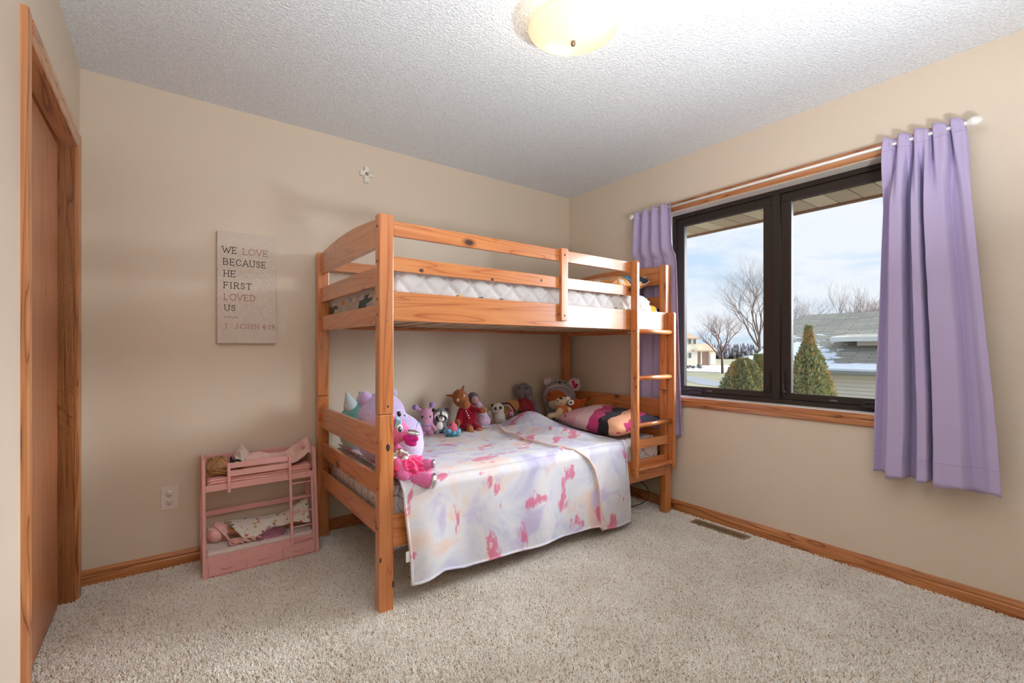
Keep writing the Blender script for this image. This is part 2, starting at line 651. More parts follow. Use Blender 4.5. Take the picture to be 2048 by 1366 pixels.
tag(obj('trim_4', bm, 'oak_z'), kind='structure')
tag(obj('trim_5', B((XL - 0.115, CY0, CZ - 0.018), (XL, CY1, CZ)), 'oak_y'), kind='structure')
door = thing('closet_door', None, None, (-0.395, 1.9, 0.012))
door.name = 'door_1'
tag(door, kind='structure')
obj('door_panel', B((-0.410, 1.88, 0.012), (-0.376, 2.765, 2.005), 0.0015), 'veneer_z', door)
kp = P_x(61, 808, -0.376)
bm = bmesh.new()
lathe(bm, [(0, 0.004), (0.012, 0.004), (0.015, 0.007), (0.020, 0.006), (0.022, 0.001), (0.022, 0)], 24, Matrix.Translation((-0.376, 2.02, kp.z)) @ Matrix.Rotation(radians(90), 4, 'Y'))
obj('finger_pull', bm, plain('brass_pull', (214, 186, 150), 0.35, metallic=0.6), door)
d2 = thing('closet_door', None, None, (-0.43, 2.3, 0.012)); d2.name = 'door_2'
tag(d2, kind='structure')
obj('door_panel', B((-0.442, 1.2, 0.012), (-0.415, 2.1, 2.0), 0.0015), 'veneer_z', d2)

# ------------------------------------------------------------------ window
t = NT('bronze_frame')
t.set(Base_Color=srgb(58, 50, 46), Roughness=0.42)
t.b.inputs['Specular IOR Level'].default_value = 0.15
t.bump(t.noise(t.coords(), 300, 2), 0.05, 0.001)
t = NT('window_glass')
gl = t.node('ShaderNodeBsdfGlossy'); gl.inputs['Roughness'].default_value = 0.0
tr = t.node('ShaderNodeBsdfTransparent'); tr.inputs['Color'].default_value = (0.985, 0.99, 0.99, 1)
fr = t.node('ShaderNodeFresnel'); fr.inputs['IOR'].default_value = 1.2
mx = t.node('ShaderNodeMixShader')
t.link(fr.outputs[0], mx.inputs[0]); t.link(tr.outputs[0], mx.inputs[1]); t.link(gl.outputs[0], mx.inputs[2])
t.link(mx.outputs[0], t.out.inputs['Surface'])

win = thing('window_1', None, None, (2.925, 1.28, WZ0))
tag(win, kind='structure')
FXi = 2.925
bm = bmesh.new()
# outer frame: head, sill, jambs, mullion
box(bm, (FXi, WY0, WZ1 - 0.030), (FXi + 0.075, WY1, WZ1), 0.003)
box(bm, (FXi, WY0, WZ0), (FXi + 0.075, WY1, WZ0 + 0.028), 0.003)
box(bm, (FXi, WY0, WZ0 + 0.028), (FXi + 0.075, WY0 + 0.03, WZ1 - 0.03), 0.003)
box(bm, (FXi, WY1 - 0.03, WZ0 + 0.028), (FXi + 0.075, WY1, WZ1 - 0.03), 0.003)
box(bm, (FXi, 1.281 - 0.022, WZ0 + 0.028), (FXi + 0.075, 1.281 + 0.022, WZ1 - 0.03), 0.003)
obj('window_frame', bm, 'bronze_frame', win)
for (a, b) in ((WY0 + 0.032, 1.281 - 0.024), (1.281 + 0.024, WY1 - 0.032)):
    s = bmesh.new()
    z0, z1 = WZ0 + 0.030, WZ1 - 0.032
    wS = 0.052
    x0, x1 = FXi + 0.010, FXi + 0.055
    for lo, hi in (((x0, a, z0), (x1, b, z0 + 0.036)), ((x0, a, z1 - 0.05), (x1, b, z1)), ((x0, a, z0 + 0.036), (x1, a + wS, z1 - 0.05)), ((x0, b - wS, z0 + 0.036), (x1, b, z1 - 0.05))):
        box(s, lo, hi, 0.004)
    sash = obj('window_sash', s, 'bronze_frame', win)
    # bright screen/glazing bead just inside the sash
    bd = bmesh.new()
    for lo, hi in (((x0 + 0.004, a + wS - 0.001, z0 + 0.035), (x0 + 0.010, b - wS + 0.001, z0 + 0.039)), ((x0 + 0.004, a + wS - 0.001, z1 - 0.054), (x0 + 0.010, b - wS + 0.001, z1 - 0.049)),
                   ((x0 + 0.004, a + wS - 0.001, z0 + 0.036), (x0 + 0.010, a + wS + 0.003, z1 - 0.05)), ((x0 + 0.004, b - wS - 0.003, z0 + 0.036), (x0 + 0.010, b - wS + 0.001, z1 - 0.05))):
        box(bd, lo, hi)
    obj('glazing_bead', bd, plain('bead_grey', (84, 80, 78), 0.8, 0.05), sash)
    obj('window_pane', B((FXi + 0.034, a + wS - 0.002, z0 + 0.034), (FXi + 0.038, b - wS + 0.002, z1 - 0.048)), 'window_glass', win)
def crank(y, flip):
    bm = bmesh.new()
    box(bm, (FXi - 0.022, y - 0.055, WZ0 + 0.020), (FXi + 0.002, y + 0.055, WZ0 + 0.040), 0.004)
    pts = [(FXi - 0.016, y + 0.05 * flip, WZ0 + 0.042), (FXi - 0.022, y + 0.02 * flip, WZ0 + 0.053), (FXi - 0.024, y - 0.02 * flip, WZ0 + 0.050), (FXi - 0.022, y - 0.055 * flip, WZ0 + 0.044)]
    tube(bm, pts, [0.006, 0.006, 0.005, 0.008], 8)
    return bm
obj('crank_handle', crank(1.80, -1), 'bronze_frame', win)
obj('crank_handle', crank(0.80, 1), 'bronze_frame', win)
for y, sg in ((1.325, 1), (1.238, -1)):
    bm = bmesh.new()
    box(bm, (FXi - 0.006, y - 0.007, 0.86), (FXi + 0.001, y + 0.007, 0.99), 0.002)
    tube(bm, [(FXi - 0.008, y, 0.925), (FXi - 0.016, y + 0.004 * sg, 0.885), (FXi - 0.022, y + 0.016 * sg, 0.866)], [0.005, 0.005, 0.007], 8)
    obj('lock_lever', bm, 'bronze_frame', win)
for y in (1.71, 0.985):
    obj('maker_label', B((FXi + 0.0085, y - 0.018, WZ0 + 0.041), (FXi + 0.0105, y + 0.018, WZ0 + 0.049)), plain('plate_grey', (110, 106, 100), 0.4), win)
# reveal lining with outdoor glare put into its cream colour, and oak window casing
cream = plain('glare_reveal', (250, 246, 236), 0.3, 0.5)
bm = bmesh.new()
box(bm, (XR - 0.002, WY0, WZ1 - 0.003), (FXi, WY1, WZ1 + 0.002)); box(bm, (XR - 0.002, WY0, WZ0 - 0.002), (FXi, WY1, WZ0 + 0.002))
box(bm, (XR - 0.002, WY0 - 0.002, WZ0 + 0.002), (FXi, WY0 + 0.002, WZ1 - 0.003)); box(bm, (XR - 0.002, WY1 - 0.002, WZ0 + 0.002), (FXi, WY1 + 0.002, WZ1 - 0.003))
obj('window_reveal', bm, cream, win)
def cprof(w): return [(0, 0), (0, 0.012), (0.005, 0.017), (w * 0.4, 0.0175), (w * 0.5, 0.0145), (w * 0.6, 0.017), (w * 0.92, 0.0165), (w, 0.012), (w, 0)]
CW = 0.063
bm = bmesh.new(); prism(bm, [(XR - p, WZ1 + d) for d, p in cprof(CW)], 'y', WY0 - CW, WY1 + CW); obj('window_casing', bm, 'oak_y', win)
bm = bmesh.new(); prism(bm, [(XR - p, WZ0 - d) for d, p in cprof(CW)], 'y', WY0 - CW, WY1 + CW); obj('window_casing', bm, 'oak_y', win)
bm = bmesh.new(); prism(bm, [(XR - p, WY0 - d) for d, p in cprof(CW)], 'z', WZ0, WZ1); obj('window_casing', bm, 'oak_z', win)
bm = bmesh.new(); prism(bm, [(XR - p, WY1 + d) for d, p in cprof(CW)], 'z', WZ0, WZ1); obj('window_casing', bm, 'oak_z', win)

# ------------------------------------------------------------------ ceiling light
LC = Vector((1.25, 1.285, ZC))
lt = thing('ceiling_light', 'round frosted glass bowl light glowing warm on the textured ceiling', 'ceiling light', LC)
bm = bmesh.new()
lathe(bm, [(0, 0), (0.062, 0), (0.062, -0.018), (0.03, -0.026), (0.010, -0.03), (0.006, -0.13), (0, -0.13)], 32, Matrix.Translation(LC))
obj('mounting_pan', bm, plain('white_metal', (236, 232, 224), 0.3), lt)
bm = bmesh.new()
prof = []
for i in range(15):
    r = 0.172 * (1 - i / 14.0)
    prof.append((max(r, 0.0), -0.088 - 0.052 * (1 - (r / 0.172) ** 2.2)))
prof = [(0.168, -0.084)] + prof
lathe(bm, prof, 64, Matrix.Translation(LC))
t = NT('frosted_bowl')
dif = t.node('ShaderNodeBsdfTranslucent'); dif.inputs['Color'].default_value = (0.42, 0.34, 0.25, 1)
gls = t.node('ShaderNodeBsdfPrincipled'); gls.inputs['Base Color'].default_value = (0.9, 0.83, 0.7, 1); gls.inputs['Roughness'].default_value = 0.25
em = t.node('ShaderNodeEmission'); em.inputs['Color'].default_value = (1.0, 0.80, 0.52, 1); em.inputs['Strength'].default_value = 0.30
m1 = t.node('ShaderNodeMixShader'); m1.inputs[0].default_value = 0.35
ad = t.node('ShaderNodeAddShader')
t.link(dif.outputs[0], m1.inputs[1]); t.link(gls.outputs[0], m1.inputs[2])
t.link(m1.outputs[0], ad.inputs[0]); t.link(em.outputs[0], ad.inputs[1])
t.link(ad.outputs[0], t.out.inputs['Surface'])
obj('glass_bowl', bm, 'frosted_bowl', lt)
bm = bmesh.new()
lathe(bm, [(0, -0.140), (0.009, -0.141), (0.0095, -0.150), (0.007, -0.156), (0, -0.160)], 20, Matrix.Translation(LC))
obj('finial', bm, plain('nickel', (138, 124, 104), 0.3, metallic=0.7), lt)
for i, (x, y) in enumerate(((1.25, 1.195), (1.262, 1.372))):
    bm = bmesh.new(); ell(bm, (x, y, ZC - 0.062), (0.02, 0.028, 0.02), sub=2)
    t = NT('bulb_glow_%d' % i)
    t.set(Base_Color=(1, 0.9, 0.75, 1)); t.b.inputs['Emission Color'].default_value = (1.0, 0.84, 0.6, 1); t.b.inputs['Emission Strength'].default_value = 3.0
    obj('bulb', bm, t.m, lt)
    lamp('bulb_lamp', 'POINT', (x, y, ZC - 0.095), 0.75, (1.0, 0.84, 0.62), shadow_soft_size=0.012)

# ------------------------------------------------------------------ wall things
# canvas
u0, u1 = 434.0, 552.0
A0, A1 = P_y(u0, 461, 2.935), P_y(u1, 476, 2.935)
cz0, cz1 = 1.156, 1.760
cv = thing('wall_canvas', 'narrow linen canvas with slab lettering about love on the beige wall', 'canvas', ((A0.x + A1.x) / 2, YB - 0.001, cz0))
t = NT('linen')
v = t.coords((1, 1, 1))
wx = t.noise(t.coords((500, 40, 40)), 1, 2); wz = t.noise(t.coords((40, 40, 500)), 1, 2)
tw = t.math('ADD', wx, wz)
t.color(t.ramp(t.math('MULTIPLY', tw, 0.5), [(0.3, srgb(202, 188, 174)), (0.7, srgb(232, 221, 208))]))
t.set(Roughness=0.9); t.bump(tw, 0.15, 0.001)
obj('canvas_panel', B((A0.x, YB - 0.030, cz0), (A1.x, YB - 0.001, cz1), 0.002), 'linen', cv)
GL = {  # strokes in a unit box; each stroke: points, start tick, end tick (h horizontal serif, v vertical serif)
 'W': [([(0, 1), (.27, 0)], 'h', ''), ([(.27, 0), (.5, .8)], '', ''), ([(.5, .8), (.73, 0)], '', ''), ([(.73, 0), (1, 1)], '', 'h')],
 'E': [([(.12, 0), (.12, 1)], 'h', 'h'), ([(.12, 1), (.9, 1)], '', 'v'), ([(.12, .5), (.65, .5)], '', 'v'), ([(.12, 0), (.9, 0)], '', 'v')],
 'L': [([(.15, 0), (.15, 1)], 'h', 'h'), ([(.15, 0), (.9, 0)], '', 'v')],
 'O': [([(.5 + .48 * cos(a * pi / 9), .5 + .5 * sin(a * pi / 9)) for a in range(19)], '', '')],
 'V': [([(.02, 1), (.5, 0)], 'h', ''), ([(.5, 0), (.98, 1)], '', 'h')],
 'B': [([(.15, 0), (.15, 1)], 'h', 'h'), ([(.15, 1), (.6, 1), (.78, .88), (.78, .65), (.6, .53), (.15, .53)], '', ''), ([(.6, .53), (.85, .4), (.85, .14), (.65, 0), (.15, 0)], '', '')],
 'C': [([(.9, .82), (.7, .97), (.45, 1), (.18, .85), (.05, .5), (.18, .15), (.45, 0), (.7, .03), (.9, .18)], 'v', 'v')],
 'A': [([(.03, 0), (.5, 1)], 'h', ''), ([(.5, 1), (.97, 0)], '', 'h'), ([(.2, .35), (.8, .35)], '', '')],
 'U': [([(.12, 1), (.12, .3), (.28, .04), (.5, 0), (.72, .04), (.88, .3), (.88, 1)], 'h', 'h')],
 'S': [([(.85, .8), (.68, .97), (.4, 1), (.16, .85), (.2, .62), (.5, .52), (.8, .4), (.86, .18), (.62, .01), (.35, 0), (.12, .2)], 'v', 'v')],
 'H': [([(.14, 0), (.14, 1)], 'h', 'h'), ([(.86, 0), (.86, 1)], 'h', 'h'), ([(.14, .5), (.86, .5)], '', '')],
 'F': [([(.15, 0), (.15, 1)], 'h', 'h'), ([(.15, 1), (.9, 1)], '', 'v'), ([(.15, .52), (.68, .52)], '', 'v')],
 'I': [([(.5, 0), (.5, 1)], 'h', 'h')],
 'R': [([(.15, 0), (.15, 1)], 'h', 'h'), ([(.15, 1), (.62, 1), (.82, .86), (.82, .64), (.62, .5), (.15, .5)], '', ''), ([(.5, .5), (.9, 0)], '', 'h')],
 'T': [([(.5, 0), (.5, 1)], 'h', ''), ([(.02, 1), (.98, 1)], 'v', 'v')],
 'D': [([(.15, 0), (.15, 1)], 'h', 'h'), ([(.15, 1), (.55, 1), (.85, .78), (.92, .5), (.85, .22), (.55, 0), (.15, 0)], '', '')],
 'J': [([(.62, 1), (.62, .22), (.45, 0), (.25, 0), (.1, .2)], 'h', '')],
 'N': [([(.14, 0), (.14, 1)], 'h', ''), ([(.14, 1), (.86, 0)], '', ''), ([(.86, 0), (.86, 1)], '', 'h')],
 '1': [([(.25, .82), (.55, 1), (.55, 0)], '', 'h')],
 '4': [([(.68, 0), (.68, 1), (.05, .3), (.95, .3)], 'h', '')],
 '9': [([(.82, .68), (.7, .94), (.45, 1), (.2, .9), (.14, .68), (.25, .46), (.5, .4), (.75, .5), (.82, .68), (.8, .3), (.6, .04), (.3, 0)], '', '')],
 ':': [([(.5, .2), (.5, .3)], '', ''), ([(.5, .65), (.5, .75)], '', '')],
}
GW = {'W': 1.35, 'I': .5, '1': .55, ':': .35, 'J': .75, 'O': 1.12, 'M': 1.2, 'E': .85, 'F': .85, 'L': .85, 'S': .8, '4': .8, '9': .75}
def letters(word, x0, x1, z0, z1, y, w, mat, parent, flat_tick=1.0):
    tot = sum(GW.get(c, 1.0) for c in word) + 0.22 * (len(word) - 1)
    k = (x1 - x0) / tot
    x = x0
    for c in word:
        cw = GW.get(c, 1.0) * k
        bm = bmesh.new()
        def seg(p, q, ww=w):
            p = Vector((x + p[0] * cw, y, z0 + p[1] * (z1 - z0))); q = Vector((x + q[0] * cw, y, z0 + q[1] * (z1 - z0)))
            d = (q - p)
            if d.length < 1e-6: return
            d.normalize(); n = Vector((-d.z, 0, d.x)) * ww / 2
            p = p - d * ww * 0.35; q = q + d * ww * 0.35
            f = [bm.verts.new(a) for a in (p + n, q + n, q - n, p - n)]
            g = [bm.verts.new(a.co + Vector((0, 0.0011, 0))) for a in f]
            bm.faces.new(f)
            for i in range(4): bm.faces.new([f[i], g[i], g[(i + 1) % 4], f[(i + 1) % 4]])
        for pts, a, b in GL[c]:
            for p, q in zip(pts, pts[1:]): seg(p, q)
            for tk, p in ((a, pts[0]), (b, pts[-1])):
                tw_ = 0.17 / (cw / k if cw else 1)
                if tk == 'h': seg((p[0] - tw_, p[1]), (p[0] + tw_, p[1]), w * 0.8)
                if tk == 'v': seg((p[0], p[1] - (0.13 if p[1] > 0.3 else 0.0)), (p[0], p[1] + (0.13 if p[1] < 0.7 else 0.0)), w * 0.8)
        bmesh.ops.recalc_face_normals(bm, faces=bm.faces)
        obj('letter', bm, mat, parent)
        x += cw + 0.22 * k
INK = plain('black_ink', (44, 38, 34), 0.8); ROSE = plain('rose_ink', (188, 116, 106), 0.8)
def ux(zx): return P_y(400 + zx / 5.256, 500, YB - 0.031).x
H = cz1 - cz0
for word, xa, xb, fa, fb, m in (('WE', 235, 390, .135, .190, INK), ('LOVE', 447, 712, .135, .190, ROSE), ('BECAUSE', 240, 694, .242, .297, INK), ('HE', 245, 375, .348, .402, INK),
                               ('FIRST', 246, 543, .453, .506, INK), ('LOVED', 248, 580, .558, .611, ROSE), ('US', 254, 375, .657, .706, INK), ('1', 255, 290, .824, .866, ROSE), ('JOHN', 365, 624, .824, .866, ROSE), ('4:19', 655, 784, .824, .866, ROSE)):
    letters(word, ux(xa), ux(xb), cz1 - fb * H, cz1 - fa * H, YB - 0.0312, 0.0030 if m is INK else 0.0024, m, cv)
bm = bmesh.new()
for i in range(8):
    xa = ux(255 + i * 18.5); box(bm, (xa, YB - 0.0312, cz1 - .767 * H), (xa + 0.005, YB - 0.030, cz1 - .763 * H))
obj('dashed_line', bm, INK, cv)

# cross
cx = P_y(733, 351, YB - 0.01)
cr_ = thing('wall_cross', 'small cream patterned cross fixed on the wall above the bunk bed', 'cross', (cx.x, YB - 0.001, 2.19))
cr_y = YB - 0.016
t = NT('cross_enamel')
v = t.coords()
t.color(t.ramp(t.voronoi(v, 55), [(0.2, srgb(150, 144, 128)), (0.32, srgb(226, 220, 206)), (0.7, srgb(240, 236, 226))]))
t.set(Roughness=0.35)
for nm, lo, hi in (('cross_upright', (cx.x - .014, cr_y, 2.190), (cx.x + .014, YB - .001, 2.298)), ('cross_arm', (cx.x - .042, cr_y - .002, 2.236), (cx.x - .014, YB - .001, 2.264)), ('cross_arm', (cx.x + .014, cr_y - .002, 2.236), (cx.x + .042, YB - .001, 2.264))):
    obj(nm, B(lo, hi, 0.002), 'cross_enamel', cr_)
bm = bmesh.new(); ell(bm, (cx.x, cr_y, 2.25), (0.012, 0.004, 0.012), sub=2); obj('round_boss', bm, plain('boss_grey', (150, 145, 136), 0.35), cr_)

# outlet
ol = thing('wall_outlet', 'white double socket outlet on the wall left of the doll bunk bed', 'outlet', (0.012, YB, 0.30))
OX, OZ = P_y(339, 996, YB - 0.005).x, P_y(339, 996, YB - 0.005).z
white = plain('white_plastic', (226, 216, 206), 0.35)
obj('cover_plate', B((OX - 0.036, YB - 0.006, OZ - 0.058), (OX + 0.036, YB - 0.0005, OZ + 0.058), 0.002), white, ol)
dark = plain('slot_dark', (40, 26, 20), 0.8)
for dz in (0.021, -0.021):
    bm = bmesh.new()
    lathe(bm, [(0, 0.003), (0.0155, 0.003), (0.0168, 0)], 28, Matrix.Translation((OX, YB - 0.006, OZ + dz)) @ Matrix.Rotation(radians(90), 4, 'X'))
    sk = obj('socket', bm, white, ol)
    for dx, hh_ in ((-0.0063, 0.0045), (0.0063, 0.0036)):
        obj('slot', B((OX + dx - 0.0011, YB - 0.0095, OZ + dz + 0.0035 - hh_ + 0.001), (OX + dx + 0.0011, YB - 0.0088, OZ + dz + 0.0035 + hh_)), dark, sk)
    bm = bmesh.new(); ell(bm, (OX, YB - 0.009, OZ + dz - 0.0075), (0.0027, 0.001, 0.0027), sub=2); obj('ground_hole', bm, dark, sk)
bm = bmesh.new(); ell(bm, (OX, YB - 0.006, OZ), (0.0025, 0.0015, 0.0025), sub=2); obj('screw', bm, plain('screw_metal', (170, 160, 150), 0.3, metallic=0.8), ol)

# floor vent
vt = thing('floor_vent', 'bronze metal floor register set in the carpet beneath the window', 'vent', (2.745, 1.535, 0.0))
vm = plain('vent_bronze', (158, 136, 108), 0.4, metallic=0.35)
bm = bmesh.new()
for lo, hi in (((2.703, 1.358, 0.004), (2.717, 1.714, 0.012)), ((2.761, 1.358, 0.004), (2.787, 1.714, 0.012)), ((2.717, 1.358, 0.004), (2.761, 1.375, 0.012)), ((2.717, 1.697, 0.004), (2.761, 1.714, 0.012)), ((2.736, 1.375, 0.006), (2.740, 1.697, 0.0105))):
    box(bm, lo, hi, 0.001)
obj('register_frame', bm, vm, vt)
for i in range(24):
    y = 1.381 + i * 0.0134
    obj('slat', B((2.717, y, 0.006), (2.761, y + 0.0048, 0.0105)), vm, vt)
obj('duct_well', B((2.716, 1.374, 0.0005), (2.762, 1.698, 0.002)), plain('duct_black', (14, 12, 10), 0.9), vt)
# ------------------------------------------------------------------ bunk bed
FY0, FY1, KY0, KY1 = 1.900, 1.951, 2.889, 2.940
LX0, LX1, RX0, RX1 = 0.719, 0.783, 2.718, 2.780
SPLIT = 0.845
bed = thing('bunk_bed', 'honey pine twin bunk bed with knots standing in the corner by the window', 'bed', (1.75, 2.42, 0))
bolt_m = plain('bolt_steel', (120, 108, 96), 0.35, metallic=0.8)
knot_m = plain('knot_brown', (84, 42, 28), 0.4, var=0.35, scale=240, coat=0.3)
posts = {}
for nm, (xa, xb, ya, yb) in {'fl': (LX0, LX1, FY0, FY1), 'fr': (RX0, RX1, FY0, FY1), 'bl': (LX0, LX1, KY0, KY1), 'br': (RX0, RX1, KY0, KY1)}.items():
    posts[nm + '0'] = obj('bed_post', B((xa, ya, 0.0), (xb, yb, SPLIT), 0.004), 'pine_z', bed)
    posts[nm + '1'] = obj('bed_post', B((xa, ya, SPLIT + 0.0015), (xb, yb, 1.700), 0.004), 'pine_z', bed)
def bolt(parent, p, axis):
    bm = bmesh.new()
    M = Matrix.Translation(p) @ Matrix.Rotation(radians(90 if axis == 'y' else -90), 4, 'X' if axis == 'y' else 'Y')
    lathe(bm, [(0, 0.0012), (0.0028, 0.0012), (0.003, 0.0005), (0.0055, 0.0016), (0.0065, 0)], 16, M)
    obj('bolt', bm, bolt_m, parent)
for z in (1.648, 1.500, 1.338, 1.272): bolt(posts['fl1'], (LX0, 1.924, z), 'x')
for z in (0.726, 0.53, 0.36): bolt(posts['fl0'], (LX0, 1.924, z), 'x')
def knot(parent, c, r, axis):
    bm = bmesh.new()
    rr = {'y': (r[0], 0.0007, r[1]), 'x': (0.0007, r[0], r[1])}[axis]
    ell(bm, c, rr, sub=2)
    obj('knot', bm, knot_m, parent)
knot(posts['fl0'], (0.757, FY0, 0.705), (0.0095, 0.017), 'y')
knot(posts['fl1'], (0.757, FY0, 0.880), (0.0045, 0.006), 'y')
knot(posts['fl0'], (0.724, FY0, 0.232), (0.005, 0.012), 'y')
knot(posts['fl0'], (0.780, FY0, 0.115), (0.006, 0.016), 'y')
knot(posts['fl1'], (0.752, FY0, 1.245), (0.0025, 0.003), 'y')
knot(posts['fr1'], (RX0, 1.932, 1.235), (0.008, 0.012), 'x')

def arch_board(x0, x1, z0, z1, rise):
    bm = bmesh.new()
    n = 24
    poly = [(KY0, z0), (FY1, z0)]
    for i in range(n + 1):
        a = i / n
        y = FY1 + (KY0 - FY1) * a
        poly.append((y, z1 + rise * (1 - (2 * a - 1) ** 2)))
    prism(bm, poly, 'x', x0, x1)
    return bm
for x0, x1 in ((0.736, 0.758), (2.738, 2.760)):
    ab = obj('headboard_arch' if x0 > 2 else 'footboard_arch', arch_board(x0, x1, 1.572, 1.688, 0.030), 'pine_y', bed)
    if x0 > 2:
        lab = obj('warning_label', B((x0 - 0.0008, 2.08, 1.600), (x0, 2.37, 1.640)), plain('label_paper', (226, 218, 200), 0.6), ab)
        bm = bmesh.new()
        for k in range(4):
            for j in range(7):
                box(bm, (x0 - 0.0012, 2.10 + j * 0.037, 1.606 + k * 0.008), (x0 - 0.0007, 2.125 + j * 0.037, 1.6085 + k * 0.008))
        obj('grey_print', bm, plain('print_grey', (120, 112, 100), 0.7), ab)
    obj('end_board', B((x0, FY1, 1.402), (x1, KY0, 1.488), 0.002), 'pine_y', bed)
    eb = obj('end_board', B((x0, FY1, 1.232), (x1, KY0, 1.318), 0.002), 'pine_y', bed)
    if x0 > 2:
        obj('paper_tag', B((x0 - 0.0008, 2.06, 1.238), (x0, 2.24, 1.254)), plain('label_paper', (226, 218, 200), 0.6), eb)
    for z0, z1 in ((0.657, 0.780), (0.487, 0.572), (0.316, 0.402)):
        obj('end_board', B((x0, FY1, z0), (x1, KY0, z1), 0.002), 'pine_y', bed)
# long rails and guard rails
gr = []
gr.append(obj('guard_rail', B((LX1, 1.902, 1.612), (2.372, 1.922, 1.676), 0.002), 'pine_x', bed))
gr.append(obj('guard_rail', B((LX1, 1.902, 1.462), (2.372, 1.922, 1.524), 0.002), 'pine_x', bed))
gr.append(obj('side_rail', B((LX1, 1.902, 1.247), (RX0, 1.926, 1.373), 0.002), 'pine_x', bed))
for px_, v_, g, r in ((843, 541, 1, (0.012, 0.009)), (985, 559, 1, (0.010, 0.007)), (1083, 561, 1, (0.009, 0.008)), (1118, 628, 2, (0.01, 0.006))):
    p = P_y(px_, v_, 1.902); knot(gr[g], p, r, 'y')
post_b = obj('guard_baluster', B((1.742, 1.880, 1.282), (1.790, 1.902, 1.682), 0.002), 'pine_z', bed)
for z in (1.645, 1.31): bolt(post_b, (1.766, 1.880, z), 'y')
obj('guard_rail', B((LX1, 2.905, 1.600), (RX0, 2.925, 1.662), 0.002), 'pine_x', bed)
obj('side_rail', B((LX1, 2.912, 1.247), (RX0, 2.936, 1.373), 0.002), 'pine_x', bed)
obj('side_rail', B((LX1, 1.905, 0.270), (RX0, 1.929, 0.408), 0.002), 'pine_x', bed)
obj('side_rail', B((LX1, 2.912, 0.270), (RX0, 2.936, 0.408), 0.002), 'pine_x', bed)
for z in (1.247, 0.300):
    for y in (1.926, 2.892):
        obj('ledger_strip', B((LX1, y if y < 2 else 2.892, z), (RX0, (y + 0.02) if y < 2 else 2.912, z + 0.018)), 'pine_x', bed)
slat_me = None
for z in (1.266, 0.319):
    for i in range(15):
        x = 0.83 + i * 0.132
        obj('slat', B((x, 1.928, z), (x + 0.058, 2.910, z + 0.012)), plain('slat_birch', (206, 180, 150), 0.6, var=0.08, scale=8), bed)

# ladder hooked on the front
lad = thing('bunk_ladder', 'pine bunk ladder with round rungs hooked on the window end of the bed', 'ladder', (2.56, 1.875, 0.32))
def ladder_rail(x0, x1, zt):
    bm = bmesh.new()
    poly = [(1.849, 0.316), (1.8995, 0.352), (1.8995, zt), (1.856, zt), (1.849, zt - 0.012)]
    prism(bm, poly, 'x', x0, x1)
    bmesh.ops.bevel(bm, geom=bm.edges[:], offset=0.0025, segments=1, affect='EDGES')
    return bm
lr1 = obj('ladder_rail', ladder_rail(2.350, 2.374, 1.680), 'pine_z', lad)
lr2 = obj('ladder_rail', ladder_rail(2.738, 2.762, 1.372), 'pine_z', lad)
for z in (1.238, 0.940, 0.640):
    bm = bmesh.new()
    tube(bm, [(2.374, 1.872, z), (2.738, 1.872, z)], 0.0145, 16)
    obj('rung', bm, 'pine_x', lad)
obj('rung', B((2.374, 1.852, 0.352), (2.738, 1.8995, 0.374), 0.008, 3), 'pine_x', lad)
obj('rung', B((2.374, 1.880, 0.487), (RX0, 1.8995, 0.545), 0.003), 'pine_x', lad)
for z in (1.238, 0.94, 0.64, 0.365):
    bolt(lr1, (2.350, 1.874, z), 'x')
knot(lr1, (2.350, 1.856, 0.888), (0.006, 0.010), 'x')

# ------------------------------------------------------------------ upper bedding
def cloth_mat(name, build):
    t = NT(name); t.set(Roughness=0.9); t.b.inputs['Specular IOR Level'].default_value = 0.15; t.b.inputs['Sheen Weight'].default_value = 0.1
    build(t)
    return t.m
def f_print(t):
    v = t.coords((1, 1, 1))
    cells = t.voronoi(v, 13, out='Color')
    sep = t.node('ShaderNodeSeparateColor'); t.link(cells, sep.inputs[0])
    c = t.ramp(sep.outputs[0], [(0.0, srgb(92, 112, 120)), (0.25, srgb(200, 200, 196)), (0.45, srgb(234, 170, 40)), (0.6, srgb(214, 214, 210)), (0.75, srgb(120, 40, 50)), (0.9, srgb(60, 64, 72))], 'CONSTANT')
    t.color(c)
cloth_mat('sheet_print', f_print)
um = thing('upper_mattress', 'twin mattress in a colourful printed sheet on the top bunk', 'mattress', (1.75, 2.41, 1.279))
obj('mattress_body', cushion((0.785, 1.935, 1.279), (2.712, 2.885, 1.430), (0.05, 0.05, 0.05), 0.05), 'sheet_print', um)
QP = 0.125
def quilt(p, n):
    if abs(n.y) > 0.6: w_ = p.z
    elif abs(n.x) > 0.6: w_ = p.z
    else: w_ = p.y
    c_ = p.y if abs(n.x) > 0.6 else p.x
    a = (c_ + w_) / QP; b = (c_ - w_) / QP
    da = abs(a - round(a)) * QP * 0.7; db = abs(b - round(b)) * QP * 0.7
    g = min(da, db)
    h = 0.017 * (1 - exp(-(g / 0.014) ** 2)) - 0.006
    h += 0.003 * nz(p, 16)
    h += 0.008 * nz(p, 3.5, 4)
    q = p + n * h * (0.35 if n.z < -0.3 else 1.0)
    if q.z < 1.40:
        q.z += 0.007 * nz((p.x, p.y, 0), 7, 3)
    q.y = max(q.y, 1.9275) if q.y < 2.2 else min(q.y, 2.905)
    return q
def f_pad(t):
    v = t.coords()
    t.color(t.ramp(t.noise(v, 2.2, 3), [(0.35, srgb(198, 196, 198)), (0.55, srgb(214, 213, 215)), (0.7, srgb(208, 200, 194))]))
    t.bump(t.noise(v, 40, 4, 0.6, 1.5), 0.35, 0.006)
cloth_mat('quilt_white', f_pad)
mp_ = obj('mattress_pad', cushion((0.790, 1.932, 1.350), (2.60, 2.890, 1.468), (0.04, 0.035, 0.035), 0.0095, quilt), 'quilt_white')
